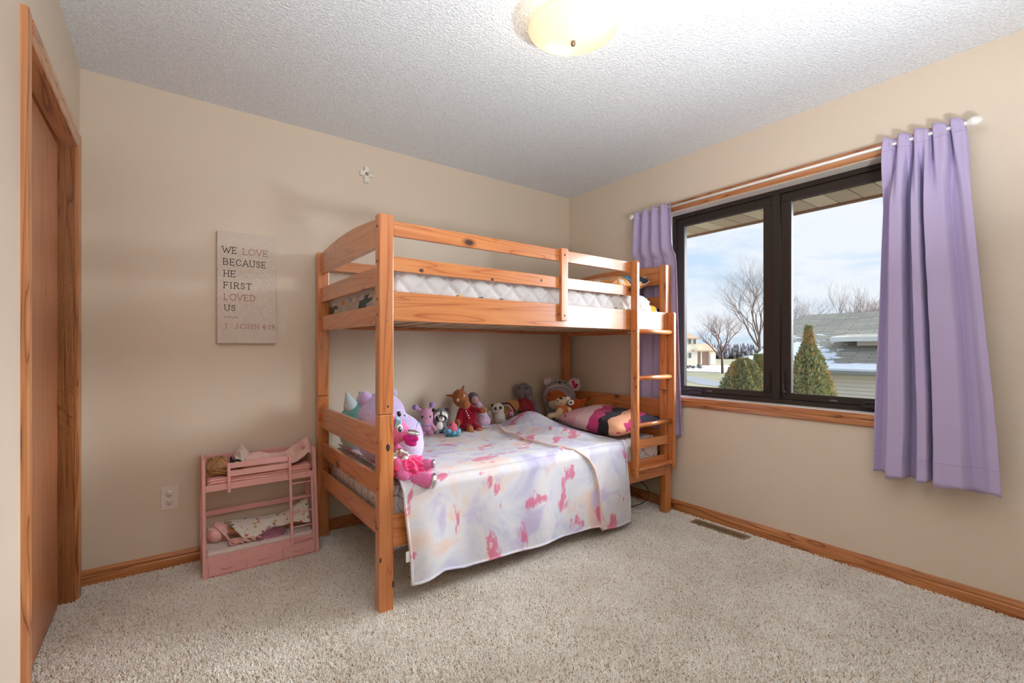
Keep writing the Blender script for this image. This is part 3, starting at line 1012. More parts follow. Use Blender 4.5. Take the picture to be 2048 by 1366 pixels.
tag(mp_, 'white diamond quilted mattress pad on the top bunk', 'mattress pad')

def pillow(name, c, size, rot, mat, puff=1.0, seed=0, step=0.02):
    hx, hy, hz = size[0] / 2, size[1] / 2, size[2] / 2
    R = Euler(rot).to_matrix()
    def f(a, b, s):
        x, y = 2 * a - 1, 2 * b - 1
        edge = (1 - abs(x) ** 3.2) * (1 - abs(y) ** 3.2)
        zz = s * hz * max(edge, 0) ** 0.45
        pin = 1 - 0.05 * (1 - abs(x)) * abs(y) ** 4 - 0
        pinx = 1 - 0.06 * (1 - y * y) * abs(x) ** 6
        piny = 1 - 0.06 * (1 - x * x) * abs(y) ** 6
        p = Vector((x * hx * pinx, y * hy * piny, zz + 0.006 * nz((x * 2, y * 2, s), 1.5, seed) * edge))
        return Vector(c) + R @ p
    nu, nv = int(size[0] / step), int(size[1] / step)
    bm = bmesh.new()
    for s in (1, -1):
        b2 = grid(lambda a, b: f(a, b, s), nu, nv)
        if s < 0: bmesh.ops.reverse_faces(b2, faces=b2.faces[:])
        merge(bm, b2)
    bmesh.ops.remove_doubles(bm, verts=bm.verts, dist=0.0005)
    for fa in bm.faces: fa.smooth = True
    return obj(name, bm, mat)
def f_up(t):
    v = t.coords()
    n = t.noise(v, 4.5, 2, 0.5, 1.2)
    c = t.ramp(n, [(0.0, srgb(232, 224, 210)), (0.40, srgb(226, 158, 86)), (0.47, srgb(214, 130, 60)), (0.52, srgb(240, 200, 150)), (0.56, srgb(52, 66, 88)), (0.62, srgb(70, 150, 160)), (0.7, srgb(206, 110, 130))], 'CONSTANT')
    t.color(c)
cloth_mat('upper_pillow_print', f_up)
up = pillow('pillow', (2.50, 2.33, 1.555), (0.42, 0.66, 0.15), (0, radians(-12), 0), 'upper_pillow_print', seed=3)
tag(up, 'orange and teal printed pillow on the top bunk beside the ladder', 'pillow')

# ------------------------------------------------------------------ lower bedding
def f_doodle(t):
    v = t.coords()
    v2 = t.mix(0.06, v, t.voronoi(v, 14, out='Color'))
    e1 = t.voronoi(v2, 17, 'DISTANCE_TO_EDGE')
    e2 = t.voronoi(v, 9, 'DISTANCE_TO_EDGE')
    e = t.math('MINIMUM', e1, e2)
    t.color(t.ramp(e, [(0.006, srgb(84, 80, 92)), (0.018, srgb(232, 226, 230))]))
cloth_mat('doodle_sheet', f_doodle)
lm = thing('lower_mattress', 'twin mattress in a white doodle print sheet on the bottom bunk', 'mattress', (1.75, 2.41, 0.331))
obj('mattress_body', cushion((0.785, 1.937, 0.331), (2.712, 2.885, 0.536), (0.05, 0.045, 0.06), 0.04), 'doodle_sheet', lm)

# tie-dye blanket, one side folded back
HEM = [(2.80, 1.86), (2.57, 1.80), (2.30, 1.745), (2.10, 1.735), (2.00, 1.76), (1.93, 1.80), (1.905, 1.84)]
def hem_x(y, z, down):
    if down > 0:      # on the hanging front
        pts = [(0.0, 1.86), (0.05, 1.93), (0.12, 1.98), (0.22, 2.005), (0.5, 2.03)]
        for (a, xa), (b, xb) in zip(pts, pts[1:]):
            if down <= b: return xa + (xb - xa) * (down - a) / (b - a)
        return pts[-1][1]
    for (ya, xa), (yb, xb) in zip(HEM, HEM[1:]):
        if yb <= y <= ya: return xa + (xb - xa) * (ya - y) / (ya - yb)
    return HEM[0][1] if y > HEM[0][0] else HEM[-1][1]
def btop(x, y):
    z = 0.549
    z += 0.115 * exp(-((x - 2.08) / 0.20) ** 2 - ((y - 2.56) / 0.15) ** 2)
    z += 0.045 * exp(-((x - 2.05) / 0.30) ** 2 - ((y - 2.25) / 0.20) ** 2)
    z += 0.030 * exp(-((x - 1.75) / 0.16) ** 2 - ((y - 2.66) / 0.12) ** 2)
    # diagonal soft folds
    d = (x - 1.95) * 0.8 + (y - 2.3) * 0.6
    z += 0.020 * sin(d * 34) * exp(-((x - 2.02) / 0.22) ** 2) * smooth01(1.95, 2.15, y)
    z += 0.006 * nz((x * 1.0, y * 2.4, 0), 3.0, 2) + 0.003 * nz((x * 2, y * 5, 0), 3.0, 5)
    return z
def lerp_tab(tab, x):
    if x <= tab[0][0]: return tab[0][1]
    for (a, ya), (b, yb) in zip(tab, tab[1:]):
        if x <= b: return ya + (yb - ya) * (x - a) / (b - a)
    return tab[-1][1]
ZB = [(0.80, 0.112), (0.90, 0.118), (1.00, 0.135), (1.12, 0.106), (1.30, 0.112), (1.5, 0.105), (1.7, 0.10), (1.9, 0.099), (2.015, 0.097), (2.035, 0.064), (2.32, 0.055)]
def bpoint(a, b):
    """a along the bed, b from the back edge (0) over the front edge down to the bottom hem (1)"""
    FRONT_B = 0.56
    R_ = 0.045
    x0 = 0.815 + 0.03 * smooth01(FRONT_B, 1, b)
    x1 = 2.16 + 0.11 * smooth01(0.15, 0.5, b) + 0.045 * smooth01(0.55, 1.0, b)
    x = x0 + (x1 - x0) * a
    y0 = 2.79 - 0.12 * smooth01(1.75, 2.0, x) - 0.03 * smooth01(2.0, 2.2, x)
    yf = 1.932
    if b <= FRONT_B:
        k = b / FRONT_B
        y = y0 + (yf - y0) * k
        z = btop(x, y)
        hx = hem_x(y, z, 0)
        lay = 0.013 * (1 - smooth01(hx - 0.004, hx + 0.012, x)) + 0.010 * exp(-((x - hx) / 0.014) ** 2)
        return Vector((x, y, z + lay))
    zt = btop(x, yf)
    zb = lerp_tab(ZB, x)
    if 2.0 < x < 2.05: pass
    L1 = R_ * pi / 2
    L2 = (zt - R_) - zb
    k = (b - FRONT_B) / (1 - FRONT_B) * (L1 + L2)
    if k < L1:
        th = k / R_
        y = yf - R_ * sin(th) * 1.15; z = zt - R_ + R_ * cos(th)
        down = k * 0.6
    else:
        y = yf - R_ * 1.15; z = zt - R_ - (k - L1)
        down = L1 * 0.6 + (k - L1)
    hx = hem_x(y, z, max(down, 1e-4))
    lay = 0.012 * (1 - smooth01(hx - 0.004, hx + 0.012, x)) + 0.010 * exp(-((x - hx) / 0.014) ** 2)
    wv = smooth01(0.0, 0.35, down)
    y -= lay * min(1, k / L1)
    y -= wv * (0.010 + 0.010 * sin(x * 9.0 + 0.6) + 0.007 * sin(x * 21.0) + 0.010 * nz((x * 4, z * 1.5, 0), 1.0, 9) + 0.020 * exp(-((x - 0.90) / 0.07) ** 2) + 0.016 * exp(-((x - 2.02) / 0.05) ** 2))
    return Vector((x, min(y, 1.894), z))
def f_dye(t):
    v = t.coords((1, 1, 1))
    b0 = t.noise(v, 3.4, 3, 0.6, 0.8)
    c = t.ramp(b0, [(0.30, srgb(182, 178, 208)), (0.42, srgb(206, 206, 218)), (0.53, srgb(218, 216, 220)), (0.62, srgb(224, 202, 192)), (0.74, srgb(214, 182, 180))])
    b1 = t.noise(t.coords((1.0, 1.6, 1.0), loc=(3, 1, 2)), 5.2, 4, 0.55, 0.5)
    c = t.mix(t.ramp(b1, [(0.56, BW0), (0.66, (0.8, 0.8, 0.8, 1))]), c, srgb(188, 176, 210))
    vs = t.coords((1.0, 1.5, 0.55), loc=(1.3, 0.7, 0.4))
    b2 = t.noise(vs, 6.2, 5, 0.62, 0.2)
    c = t.mix(t.ramp(b2, [(0.572, BW0), (0.602, (0.8, 0.8, 0.8, 1)), (0.66, (0.9, 0.9, 0.9, 1))]), c, srgb(212, 104, 142))
    t.color(c)
    f = t.noise(t.coords((1, 1, 0.35)), 320, 3, 0.7)
    t.bump(f, 0.35, 0.003)
    t.b.inputs['Sheen Weight'].default_value = 0.25
cloth_mat('tie_dye_fleece', f_dye)
bl = thing('blanket', 'pink and lavender tie-dye fleece blanket hanging over the bottom bunk front', 'blanket', (1.55, 1.9, 0.1))
bo = obj('blanket_cloth', grid(bpoint, 190, 130), 'tie_dye_fleece', bl)
solid(bo, 0.004, 1.0)
hem_m = 'tie_dye_fleece'
def edge_pts(f, n):
    return [f(i / n) for i in range(n + 1)]
bm = bmesh.new()
tube(bm, edge_pts(lambda k: bpoint(0, k), 60), 0.0065, 8)
tube(bm, edge_pts(lambda k: bpoint(1, k), 60), 0.0065, 8)
tube(bm, [p + Vector((0, 0, 0)) for p in edge_pts(lambda k: bpoint(k * 0.806, 1), 80)], 0.0065, 8)
tube(bm, edge_pts(lambda k: bpoint(0.815 + 0.185 * k, 1), 20), 0.0065, 8)
obj('hem', bm, hem_m, bl)
hp = []
for i in range(90):
    b = 0.13 + 0.87 * i / 89
    best = None
    for a100 in range(300):
        a = 0.5 + 0.5 * a100 / 300
        p = bpoint(a, b)
        down = 0 if b <= 0.56 else max(1e-4, 0.549 - p.z)
        d = abs(p.x - hem_x(p.y, p.z, down))
        if best is None or d < best[0]: best = (d, p)
    hp.append(best[1])
sm = [hp[0]] + [(hp[i - 1] + hp[i] * 2 + hp[i + 1]) / 4 for i in range(1, len(hp) - 1)] + [hp[-1]]
bm = bmesh.new(); tube(bm, sm, 0.007, 8)
obj('folded_hem', bm, plain('hem_peach', (226, 196, 184), 0.9, sheen=0.2), bl)
tgp = bpoint(0, 0.88)
obj('care_label', B((tgp.x - 0.022, tgp.y + 0.001, tgp.z - 0.025), (tgp.x, tgp.y + 0.003, tgp.z + 0.02)), plain('care_white', (232, 230, 226), 0.6), bl)

def f_pillow(t):
    v = t.coords()
    sep = t.node('ShaderNodeSeparateXYZ'); t.link(v, sep.inputs[0])
    n = t.noise(v, 5.0, 2)
    u_ = t.math('ADD', t.math('MULTIPLY', sep.outputs['Y'], -1.0), t.math('MULTIPLY', n, 0.22))
    u_ = t.math('ADD', t.math('MULTIPLY', sep.outputs['X'], 0.25), u_)
    c = t.ramp(t.math('MULTIPLY_ADD', u_, 1.25, 0.38), [(0.0, srgb(238, 176, 184)), (0.30, srgb(246, 206, 206)), (0.44, srgb(206, 66, 122)), (0.55, srgb(46, 40, 48)), (0.68, srgb(240, 176, 140)), (0.80, srgb(196, 60, 116)), (0.88, srgb(56, 56, 70)), (0.95, srgb(44, 128, 168))], 'CONSTANT')
    d = t.voronoi(v, 16)
    c = t.mix(t.ramp(d, [(0.14, (0.8, 0.8, 0.8, 1)), (0.2, BW0)]), c, srgb(96, 66, 88))
    t.color(c)
cloth_mat('pillow_print', f_pillow)
lp = pillow('pillow', (2.478, 2.215, 0.632), (0.42, 0.60, 0.135), (radians(2), radians(-7), radians(-3)), 'pillow_print', seed=8)
tag(lp, 'pink and charcoal printed pillow at the headboard of the bottom bunk', 'pillow')

# ------------------------------------------------------------------ things under the bed
def cable(pts, r, n=6, sub=8):
    bm = bmesh.new()
    P = [Vector(p) for p in pts]
    out = []
    for i in range(len(P) - 1):
        p0, p1, p2, p3 = P[max(i - 1, 0)], P[i], P[i + 1], P[min(i + 2, len(P) - 1)]
        for k in range(sub):
            t_ = k / sub
            out.append(0.5 * ((2 * p1) + (-p0 + p2) * t_ + (2 * p0 - 5 * p1 + 4 * p2 - p3) * t_ ** 2 + (-p0 + 3 * p1 - 3 * p2 + p3) * t_ ** 3))
    out.append(P[-1])
    tube(bm, out, r, n)
    return bm
bc = obj('black_cable', cable([(2.36, 2.40, 0.235), (2.50, 2.22, 0.245), (2.62, 2.06, 0.215), (2.665, 2.0, 0.15), (2.645, 2.0, 0.09), (2.58, 2.05, 0.045), (2.50, 2.16, 0.016), (2.40, 2.30, 0.014)], 0.0035), plain('cable_black', (24, 22, 22), 0.4))
tag(bc, 'black power cable looping down to the carpet under the bed', 'cable')
wc = obj('white_cable', cable([(2.46, 2.20, 0.016), (2.52, 2.14, 0.05), (2.58, 2.08, 0.085), (2.60, 2.06, 0.06), (2.56, 2.12, 0.03), (2.54, 2.10, 0.06), (2.62, 2.05, 0.06), (2.64, 2.04, 0.04), (2.58, 2.10, 0.02), (2.64, 2.02, 0.016), (2.58, 2.02, 0.016), (2.50, 2.10, 0.016)], 0.0045), plain('cable_white', (226, 222, 214), 0.4))
tag(wc, 'white cable bundle coiled on the carpet under the bed', 'cable')
solid(obj('sheet_corner', grid(lambda a, b: Vector((0.80 + 0.24 * a, 1.942 + 0.006 * sin(a * 9), 0.345 - (0.105 - 0.03 * a) * b)), 12, 6), 'doodle_sheet', lm), 0.002)

# ------------------------------------------------------------------ curtains and rod
rod = thing('curtain_rod', 'white curtain rod with egg shaped finials above the window', 'curtain rod', (2.765, 1.31, 2.098))
wm = plain('rod_white', (240, 238, 234), 0.3, coat=0.3)
RX_, RZ_ = 2.768, 2.098
bm = bmesh.new(); tube(bm, [(RX_, 0.44, RZ_), (RX_, 2.19, RZ_)], 0.0075, 16); obj('rod', bm, wm, rod)
for y, s in ((0.440, -1), (2.19, 1)):
    bm = bmesh.new()
    q = Matrix.Translation((RX_, y, RZ_)) @ Matrix.Rotation(radians(90 if s < 0 else -90), 4, 'X')
    lathe(bm, [(0, 0), (0.010, 0), (0.010, 0.006), (0.008, 0.009), (0.016, 0.017), (0.021, 0.028), (0.021, 0.038), (0.016, 0.050), (0.008, 0.057), (0, 0.059)], 24, q)
    obj('finial', bm, wm, rod)
for y in (0.60, 2.10):
    bm = bmesh.new(); box(bm, (RX_ - 0.004, y - 0.008, RZ_ - 0.012), (XR - 0.0005, y + 0.008, RZ_ - 0.0075)); box(bm, (XR - 0.004, y - 0.012, RZ_ - 0.03), (XR, y + 0.012, RZ_ + 0.02))
    obj('bracket', bm, wm, rod)

t = NT('curtain_lavender')
t.set(Base_Color=srgb(184, 170, 208), Roughness=0.55)
t.b.inputs['Specular IOR Level'].default_value = 0.3
t.b.inputs['Sheen Weight'].default_value = 0.3
v = t.coords((1, 1, 1))
t.bump(t.noise(v, 500, 2), 0.06, 0.001)
def fold(x, sharp=1.6):
    s = sin(x)
    return (abs(s) ** (1 / sharp)) * (1 if s > 0 else -1)
def curtain(name, label, yt0, yt1, yb0, yb1, zt, zb, folds, ph, amp_t, amp_b, xc_t, xc_b, zsq, seed, tab=None):
    root = thing(name, label, 'curtain', ((xc_b), (yb0 + yb1) / 2, zb))
    def f(a, b):
        z = zt + (zb - zt) * b
        pull = b ** 0.8
        ya = yt0 + (yt1 - yt0) * a; yb_ = yb0 + (yb1 - yb0) * a
        y = ya + (yb_ - ya) * pull
        sq = smooth01(zsq + 0.12, zsq - 0.02, z) if zsq else 0.0
        am = (amp_t + (amp_b - amp_t) * smooth01(0.0, 0.5, b))
        if zsq: am = amp_t + (amp_b - amp_t) * sq
        xc = xc_t + (xc_b - xc_t) * (sq if zsq else smooth01(0, .4, b))
        phase = folds * 2 * pi * a + ph + 0.9 * nz((a * 2.0, b * 0.8, 0), 1.0, seed)
        g = fold(phase, 1.7)
        g2 = 0.25 * sin(folds * 4 * pi * a + ph * 2 + 1.5 * b + seed)
        k = 1.0
        if b < 0.045: k = 0.55 + 10 * b * 1.0
        x = xc - am * (g * 0.8 + g2) * min(k, 1)
        if tab:
            off = lerp_tab(tab, a + 0.012 * sin(b * 5 + 1))
            off = smooth01(0.15, 0.85, off)
            kk_ = smooth01(0.02, 0.22, b)
            x = x * (1 - kk_) + kk_ * (xc - amp_b + 2 * amp_b * off + 0.004 * nz((a * 5, b * 2, 0), 1.2, seed))
        y += (0.35 if not tab else 0.35 * (1 - kk_)) * am * sin(phase * 1.0 + 1.2) + 0.004 * nz((a * 6, b * 3, 0), 1, seed + 2)
        z += 0.010 * sin(phase + 0.6) * (1 if b < 0.03 else 0) + 0.006 * sin(phase) * (1 if b > 0.99 else 0)
        if xc_b < 2.79 or b < 0.5: x = min(x, 2.812)
        # round the rod
        if abs(z - RZ_) < 0.014 and x > RX_ - 0.010 and x < RX_ + 0.010:
            x = RX_ - 0.011 if g > 0 else RX_ + 0.011
        if zsq and sq > 0.5: x = max(2.7855, min(x, 2.8135))
        return Vector((x, y, z))
    o = obj('curtain_panel', grid(f, 150, 90), 'curtain_lavender', root)
    solid(o, 0.0012, 0)
    bm = bmesh.new()
    tube(bm, [f(i / 150, 0.935) + Vector((-0.0010, 0, 0)) for i in range(151)], 0.0012, 5)
    obj('hem_seam', bm, plain('seam_lav', (176, 160, 200), 0.8), root)
    bm = bmesh.new()
    tube(bm, [f(i / 150, 0.036) + Vector((-0.0010, 0, 0)) for i in range(151)], 0.0010, 5)
    obj('rod_pocket_seam', bm, plain('seam_lav', (176, 160, 200), 0.8), root)
    return root
curtain('curtain', 'long lavender curtain gathered on the rod beside the bare wall', 0.712, 0.447, 0.765, 0.318, 2.128, 0.524, 4.5, 0.4, 0.024, 0.054, 2.770, 2.756, None, 1.0, [(0, .62), (.06, .75), (.125, .7), (.15, .12), (.20, 0), (.28, .08), (.305, .9), (.33, 1), (.375, 1), (.40, .15), (.44, 0), (.475, .2), (.492, .95), (.505, .95), (.53, .15), (.62, 0), (.72, .12), (.80, .45), (.88, .35), (.95, .12), (1, .2)])
curtain('curtain', 'lavender curtain hanging behind the bed posts and ladder', 2.185, 1.885, 2.27, 1.822, 2.128, 0.53, 4.0, 1.1, 0.022, 0.0095, 2.770, 2.799, 1.73, 5.0)
# ------------------------------------------------------------------ doll bunk bed
pk = plain('doll_pink_paint', (228, 170, 164), 0.4, coat=0.2, var=0.03, scale=30)
DX0, DX1, DYB = 0.140, 0.676, 2.932
db = thing('doll_bunk_bed', 'small pink wooden doll bunk bed with ladder and drawers on the carpet', 'doll bed', (0.408, 2.81, 0))
def dfront(z): return 2.682 + 0.086 * (z / 0.575)
def dleg(x0, x1, ya, yb, z0, z1, slant=True):
    bm = bmesh.new()
    prism(bm, [(dfront(z0) + ya, z0), (dfront(z0) + yb, z0), (dfront(z1) + yb, z1), (dfront(z1) + ya, z1)], 'x', x0, x1)
    bmesh.ops.bevel(bm, geom=bm.edges[:], offset=0.0012, segments=1, affect='EDGES')
    return bm
for x0, x1 in ((DX0, DX0 + 0.015), (DX1 - 0.018, DX1)):
    obj('leg', dleg(x0, x1, 0, 0.028, 0.0, 0.572), pk, db)
    obj('leg', B((x0, DYB - 0.020, 0), (x1, DYB, 0.572), 0.001), pk, db)
    obj('end_rail', B((x0 + 0.002, dfront(.56) + 0.02, 0.545), (x1 - 0.002, DYB - 0.015, 0.572), 0.001), pk, db)
    obj('end_rail', B((x0 + 0.002, dfront(.43) + 0.02, 0.405), (x1 - 0.002, DYB - 0.015, 0.445), 0.001), pk, db)
    obj('end_panel', B((x0 + 0.002, dfront(.05) + 0.02, 0.0), (x1 - 0.002, DYB - 0.015, 0.112), 0.001), pk, db)
ix0, ix1 = DX0 + 0.015, DX1 - 0.018
obj('back_rail', B((ix0, DYB - 0.012, 0.505), (ix1, DYB, 0.562), 0.001), pk, db)
obj('back_rail', B((ix0, DYB - 0.012, 0.243), (ix1, DYB, 0.270), 0.001), pk, db)
obj('deck_rail', dleg(ix0, ix1, 0.004, 0.014, 0.412, 0.444), pk, db)
obj('upper_deck', B((ix0, dfront(.42) + 0.014, 0.413), (ix1, DYB - 0.012, 0.419)), pk, db)
obj('guard_board', dleg(0.252, 0.548, 0.000, 0.007, 0.514, 0.541), pk, db)
obj('guard_board', dleg(0.252, 0.548, 0.000, 0.007, 0.474, 0.503), pk, db)
obj('guard_post', dleg(0.248, 0.262, -0.006, 0.001, 0.398, 0.543), pk, db)
obj('ladder_rail', dleg(0.533, 0.546, -0.009, -0.001, 0.068, 0.543), pk, db)
obj('ladder_rail', dleg(0.643, 0.655, -0.009, -0.001, 0.068, 0.416), pk, db)
for z in (0.392, 0.314, 0.240, 0.165, 0.092):
    bm = bmesh.new(); y = dfront(z) - 0.005
    tube(bm, [(0.545, y, z), (0.644, y, z)], 0.0042, 10)
    obj('rung', bm, pk, db)
obj('base_board', dleg(ix0, ix1, 0.002, 0.012, 0.0, 0.106), pk, db)
obj('lower_deck', B((ix0, dfront(.09) + 0.012, 0.085), (ix1, DYB, 0.090)), pk, db)
for x0, x1 in ((0.164, 0.318), (0.326, 0.484), (0.492, 0.650)):
    bm = bmesh.new()
    z0, z1 = 0.016, 0.066
    prism(bm, [(dfront(z0) - 0.005, z0), (dfront(z0) + 0.003, z0), (dfront(z1) + 0.003, z1), (dfront(z1) - 0.005, z1)], 'x', x0, x1)
    bmesh.ops.bevel(bm, geom=bm.edges[:], offset=0.002, segments=1, affect='EDGES')
    dr = obj('drawer', bm, pk, db)
    bm = bmesh.new(); xm = (x0 + x1) / 2
    tube(bm, [(xm - 0.024, dfront(.044) - 0.003, 0.044), (xm - 0.018, dfront(.044) - 0.010, 0.045), (xm + 0.018, dfront(.044) - 0.010, 0.045), (xm + 0.024, dfront(.044) - 0.003, 0.044)], 0.003, 8)
    obj('handle', bm, pk, dr)

t = NT('doll_stripe'); t.set(Roughness=0.85)
sep = t.node('ShaderNodeSeparateXYZ')
vv = t.coords(); nn = t.noise(vv, 7, 2)
t.link(vv, sep.inputs[0])
f = t.math('FRACT', t.math('MULTIPLY', t.math('ADD', t.math('ADD', sep.outputs['Z'], t.math('MULTIPLY', sep.outputs['Y'], 0.8)), t.math('MULTIPLY', nn, 0.01)), 62))
t.color(t.ramp(f, [(0.0, srgb(214, 104, 96)), (0.36, srgb(214, 104, 96)), (0.38, srgb(240, 220, 206)), (0.62, srgb(240, 220, 206)), (0.64, srgb(206, 130, 128)), (0.86, srgb(206, 130, 128)), (0.88, srgb(238, 212, 200))], 'CONSTANT'))
def sag(p, n):
    a = (p.x - 0.408) / 0.25
    p = p.copy(); k = smooth01(0.42, 0.47, p.z)
    p.z += 0.020 * a * a * (0.4 + 0.6 * k) * (1 if a > 0 else 0.3) + 0.002 * nz(p, 20)
    return p
dm = obj('doll_mattress', cushion((0.162, dfront(.45) + 0.018, 0.4195), (0.654, 2.915, 0.468), (0.02, 0.02, 0.018), 0.010, sag), 'doll_stripe')
tag(dm, 'red and cream striped doll mattress on the upper deck of the doll bunk', 'doll mattress')
fz = plain('fluffy_white', (226, 212, 206), 0.95, var=0.12, bump=1.0, scale=120, sheen=0.4)
dm2 = obj('doll_mattress', cushion((0.157, dfront(.1) + 0.016, 0.0905), (0.656, 2.928, 0.122), (0.012, 0.012, 0.012), 0.008, lambda p, n: p + n * 0.003 * nz(p, 60)), fz)
tag(dm2, 'fluffy white doll mattress on the lower deck of the doll bunk', 'doll mattress')

def hair_strands(bm, root_fn, n, r, seed=0):
    rnd = random.Random(seed)
    for i in range(n):
        tube(bm, root_fn(rnd), r, 5, caps=False)
# upper doll: head, hair, body
dl = thing('doll', 'blonde haired doll lying under a pink knitted blanket on the doll bunk', 'doll', (0.40, 2.83, 0.468))
skin = plain('doll_skin', (206, 140, 108), 0.5, 0.4)
hc = Vector((0.232, 2.845, 0.513))
bm = bmesh.new()
ell(bm, hc, (0.042, 0.045, 0.044)); ell(bm, hc + Vector((0.02, -0.006, 0.036)), (0.008, 0.007, 0.008)); cap(bm, hc + Vector((0.03, 0, -0.008)), (0.30, 2.845, 0.50), 0.018, 0.018)
ell(bm, (0.345, 2.845, 0.503), (0.055, 0.05, 0.034)); ell(bm, (0.43, 2.845, 0.500), (0.055, 0.042, 0.030))
for dy in (-0.022, 0.022):
    cap(bm, (0.47, 2.845 + dy, 0.50), (0.545, 2.845 + dy, 0.515), 0.022, 0.017); cap(bm, (0.545, 2.845 + dy, 0.515), (0.618, 2.845 + dy, 0.535), 0.017, 0.013)
    cap(bm, (0.618, 2.845 + dy, 0.535), (0.622, 2.84 + dy, 0.565), 0.014, 0.012)
    cap(bm, (0.33, 2.845 + dy * 2, 0.505), (0.42, 2.845 + dy * 2.4, 0.497), 0.015, 0.012)
remesh(obj('body', bm, skin, dl), 0.004)
bm = bmesh.new()
ell(bm, hc + Vector((-0.012, 0, -0.004)), (0.046, 0.052, 0.046), sub=3)
hm = plain('doll_blond', (186, 142, 92), 0.5, var=0.3, scale=90)
def hr(rnd):
    a = rnd.uniform(0, 2 * pi); R0 = rnd.uniform(0.038, 0.050)
    p0 = hc + Vector((-0.012 + 0.01 * cos(a), R0 * cos(a) * 0.9, R0 * sin(a)))
    side = rnd.uniform(-1, 1)
    pts = []
    for k in range(7):
        q = k / 6
        ang = a + 1.9 * q * (1 if rnd.random() < 2 else -1)
        rr = R0 + 0.004 * q
        pts.append(hc + Vector((-0.03 + 0.05 * q * side + 0.006 * sin(3 * q + a), rr * cos(ang), min(0.05, rr * sin(ang)) * 1.0)))
    return pts
hair_strands(bm, hr, 110, 0.0022, 3)
def hr2(rnd):
    y = 2.79 + rnd.uniform(0, 0.03); z = 0.478 + rnd.uniform(0, 0.05)
    return [Vector((0.19 + 0.13 * k / 6 + rnd.uniform(-.004, .004), y - 0.005 * sin(k), z - 0.03 * (k / 6) ** 1.3 * (z - 0.46) / 0.06 + 0.006 * sin(k * 1.5 + z * 90))) for k in range(7)]
hair_strands(bm, hr2, 40, 0.0022, 5)
obj('hair', bm, hm, dl)

def drape(name, fn, nu, nv, mat, th=0.003, label=None, cat=None):
    o = obj(name, grid(fn, nu, nv), mat)
    solid(o, th, 0)
    return tag(o, label, cat)
t = NT('pink_knit'); t.set(Roughness=0.95); t.b.inputs['Sheen Weight'].default_value = 0.3
v = t.coords()
d = t.voronoi(v, 26, 'SMOOTH_F1')
t.color(t.ramp(t.noise(v, 14, 4), [(0.3, srgb(206, 160, 152)), (0.6, srgb(232, 196, 186))]))
t.bump(t.math('ADD', t.math('MULTIPLY', t.noise(v, 160, 2), 0.3), d), 0.8, 0.006)
def kn(a, b):
    x = 0.335 + 0.335 * a
    w = 2 * b - 1
    zt = 0.552 + 0.050 * smooth01(0.55, 0.92, a) + 0.012 * sin(a * 9) * (1 - a) + 0.006 * nz((a * 5, b * 3, 0), 1.5, 2)
    zt += 0.012 * exp(-((a - 0.93) / 0.05) ** 2)
    fall = abs(w) ** 2.2
    y = 2.848 + 0.062 * w + (0.012 * a if w < 0 else 0)
    z = zt - fall * (0.055 + 0.01 * sin(a * 11) + 0.03 * a) + 0.003 * nz((a * 14, b * 9, 0), 1, 7)
    if a > 0.96: z -= 0.02 * (a - 0.96) / 0.04
    return Vector((x, y, max(z, 0.476 if x < 0.55 else 0.492)))
kb = drape('doll_blanket', kn, 60, 40, 'pink_knit', 0.006, 'pink knitted blanket draped over the blonde doll on the upper deck', 'doll blanket')
def ruf(a, b):
    x = 0.290 + 0.085 * a; y = 2.81 + 0.09 * b
    z = 0.545 + 0.055 * exp(-((a - 0.45) / 0.32) ** 2) * (0.45 + 0.6 * b) + 0.006 * sin(a * 22 + b * 5) + 0.005 * nz((a * 6, b * 6, 0), 1.3, 3) - 0.05 * (1 - smooth01(0, 0.25, b))
    return Vector((x, y, z))
drape('doll_cloth', ruf, 34, 26, plain('ruffle_white', (226, 212, 204), 0.9, bump=0.3, scale=90), 0.002, 'white ruffled cloth crumpled beside the blonde doll on the doll bunk', 'cloth')
bt = thing('plush_bat', 'small black plush with one round yellow eye tucked beside the blonde doll', 'plush toy', (0.288, 2.80, 0.50))
bm = bmesh.new(); ell(bm, (0.290, 2.805, 0.528), (0.030, 0.018, 0.022)); cap(bm, (0.272, 2.81, 0.54), (0.268, 2.81, 0.566), 0.009, 0.003); cap(bm, (0.305, 2.81, 0.53), (0.328, 2.81, 0.522), 0.012, 0.004)
remesh(obj('body', bm, plush('plush_black', (34, 32, 36)), bt), 0.003)
bm = bmesh.new(); ell(bm, (0.292, 2.787, 0.533), (0.0085, 0.004, 0.0085), sub=2); obj('eye', bm, plain('eye_yellow', (222, 214, 96), 0.3), bt)
bm = bmesh.new(); ell(bm, (0.2915, 2.783, 0.533), (0.0028, 0.0015, 0.0028), sub=2); obj('pupil', bm, plain('pupil_dark', (30, 26, 20), 0.3), bt)

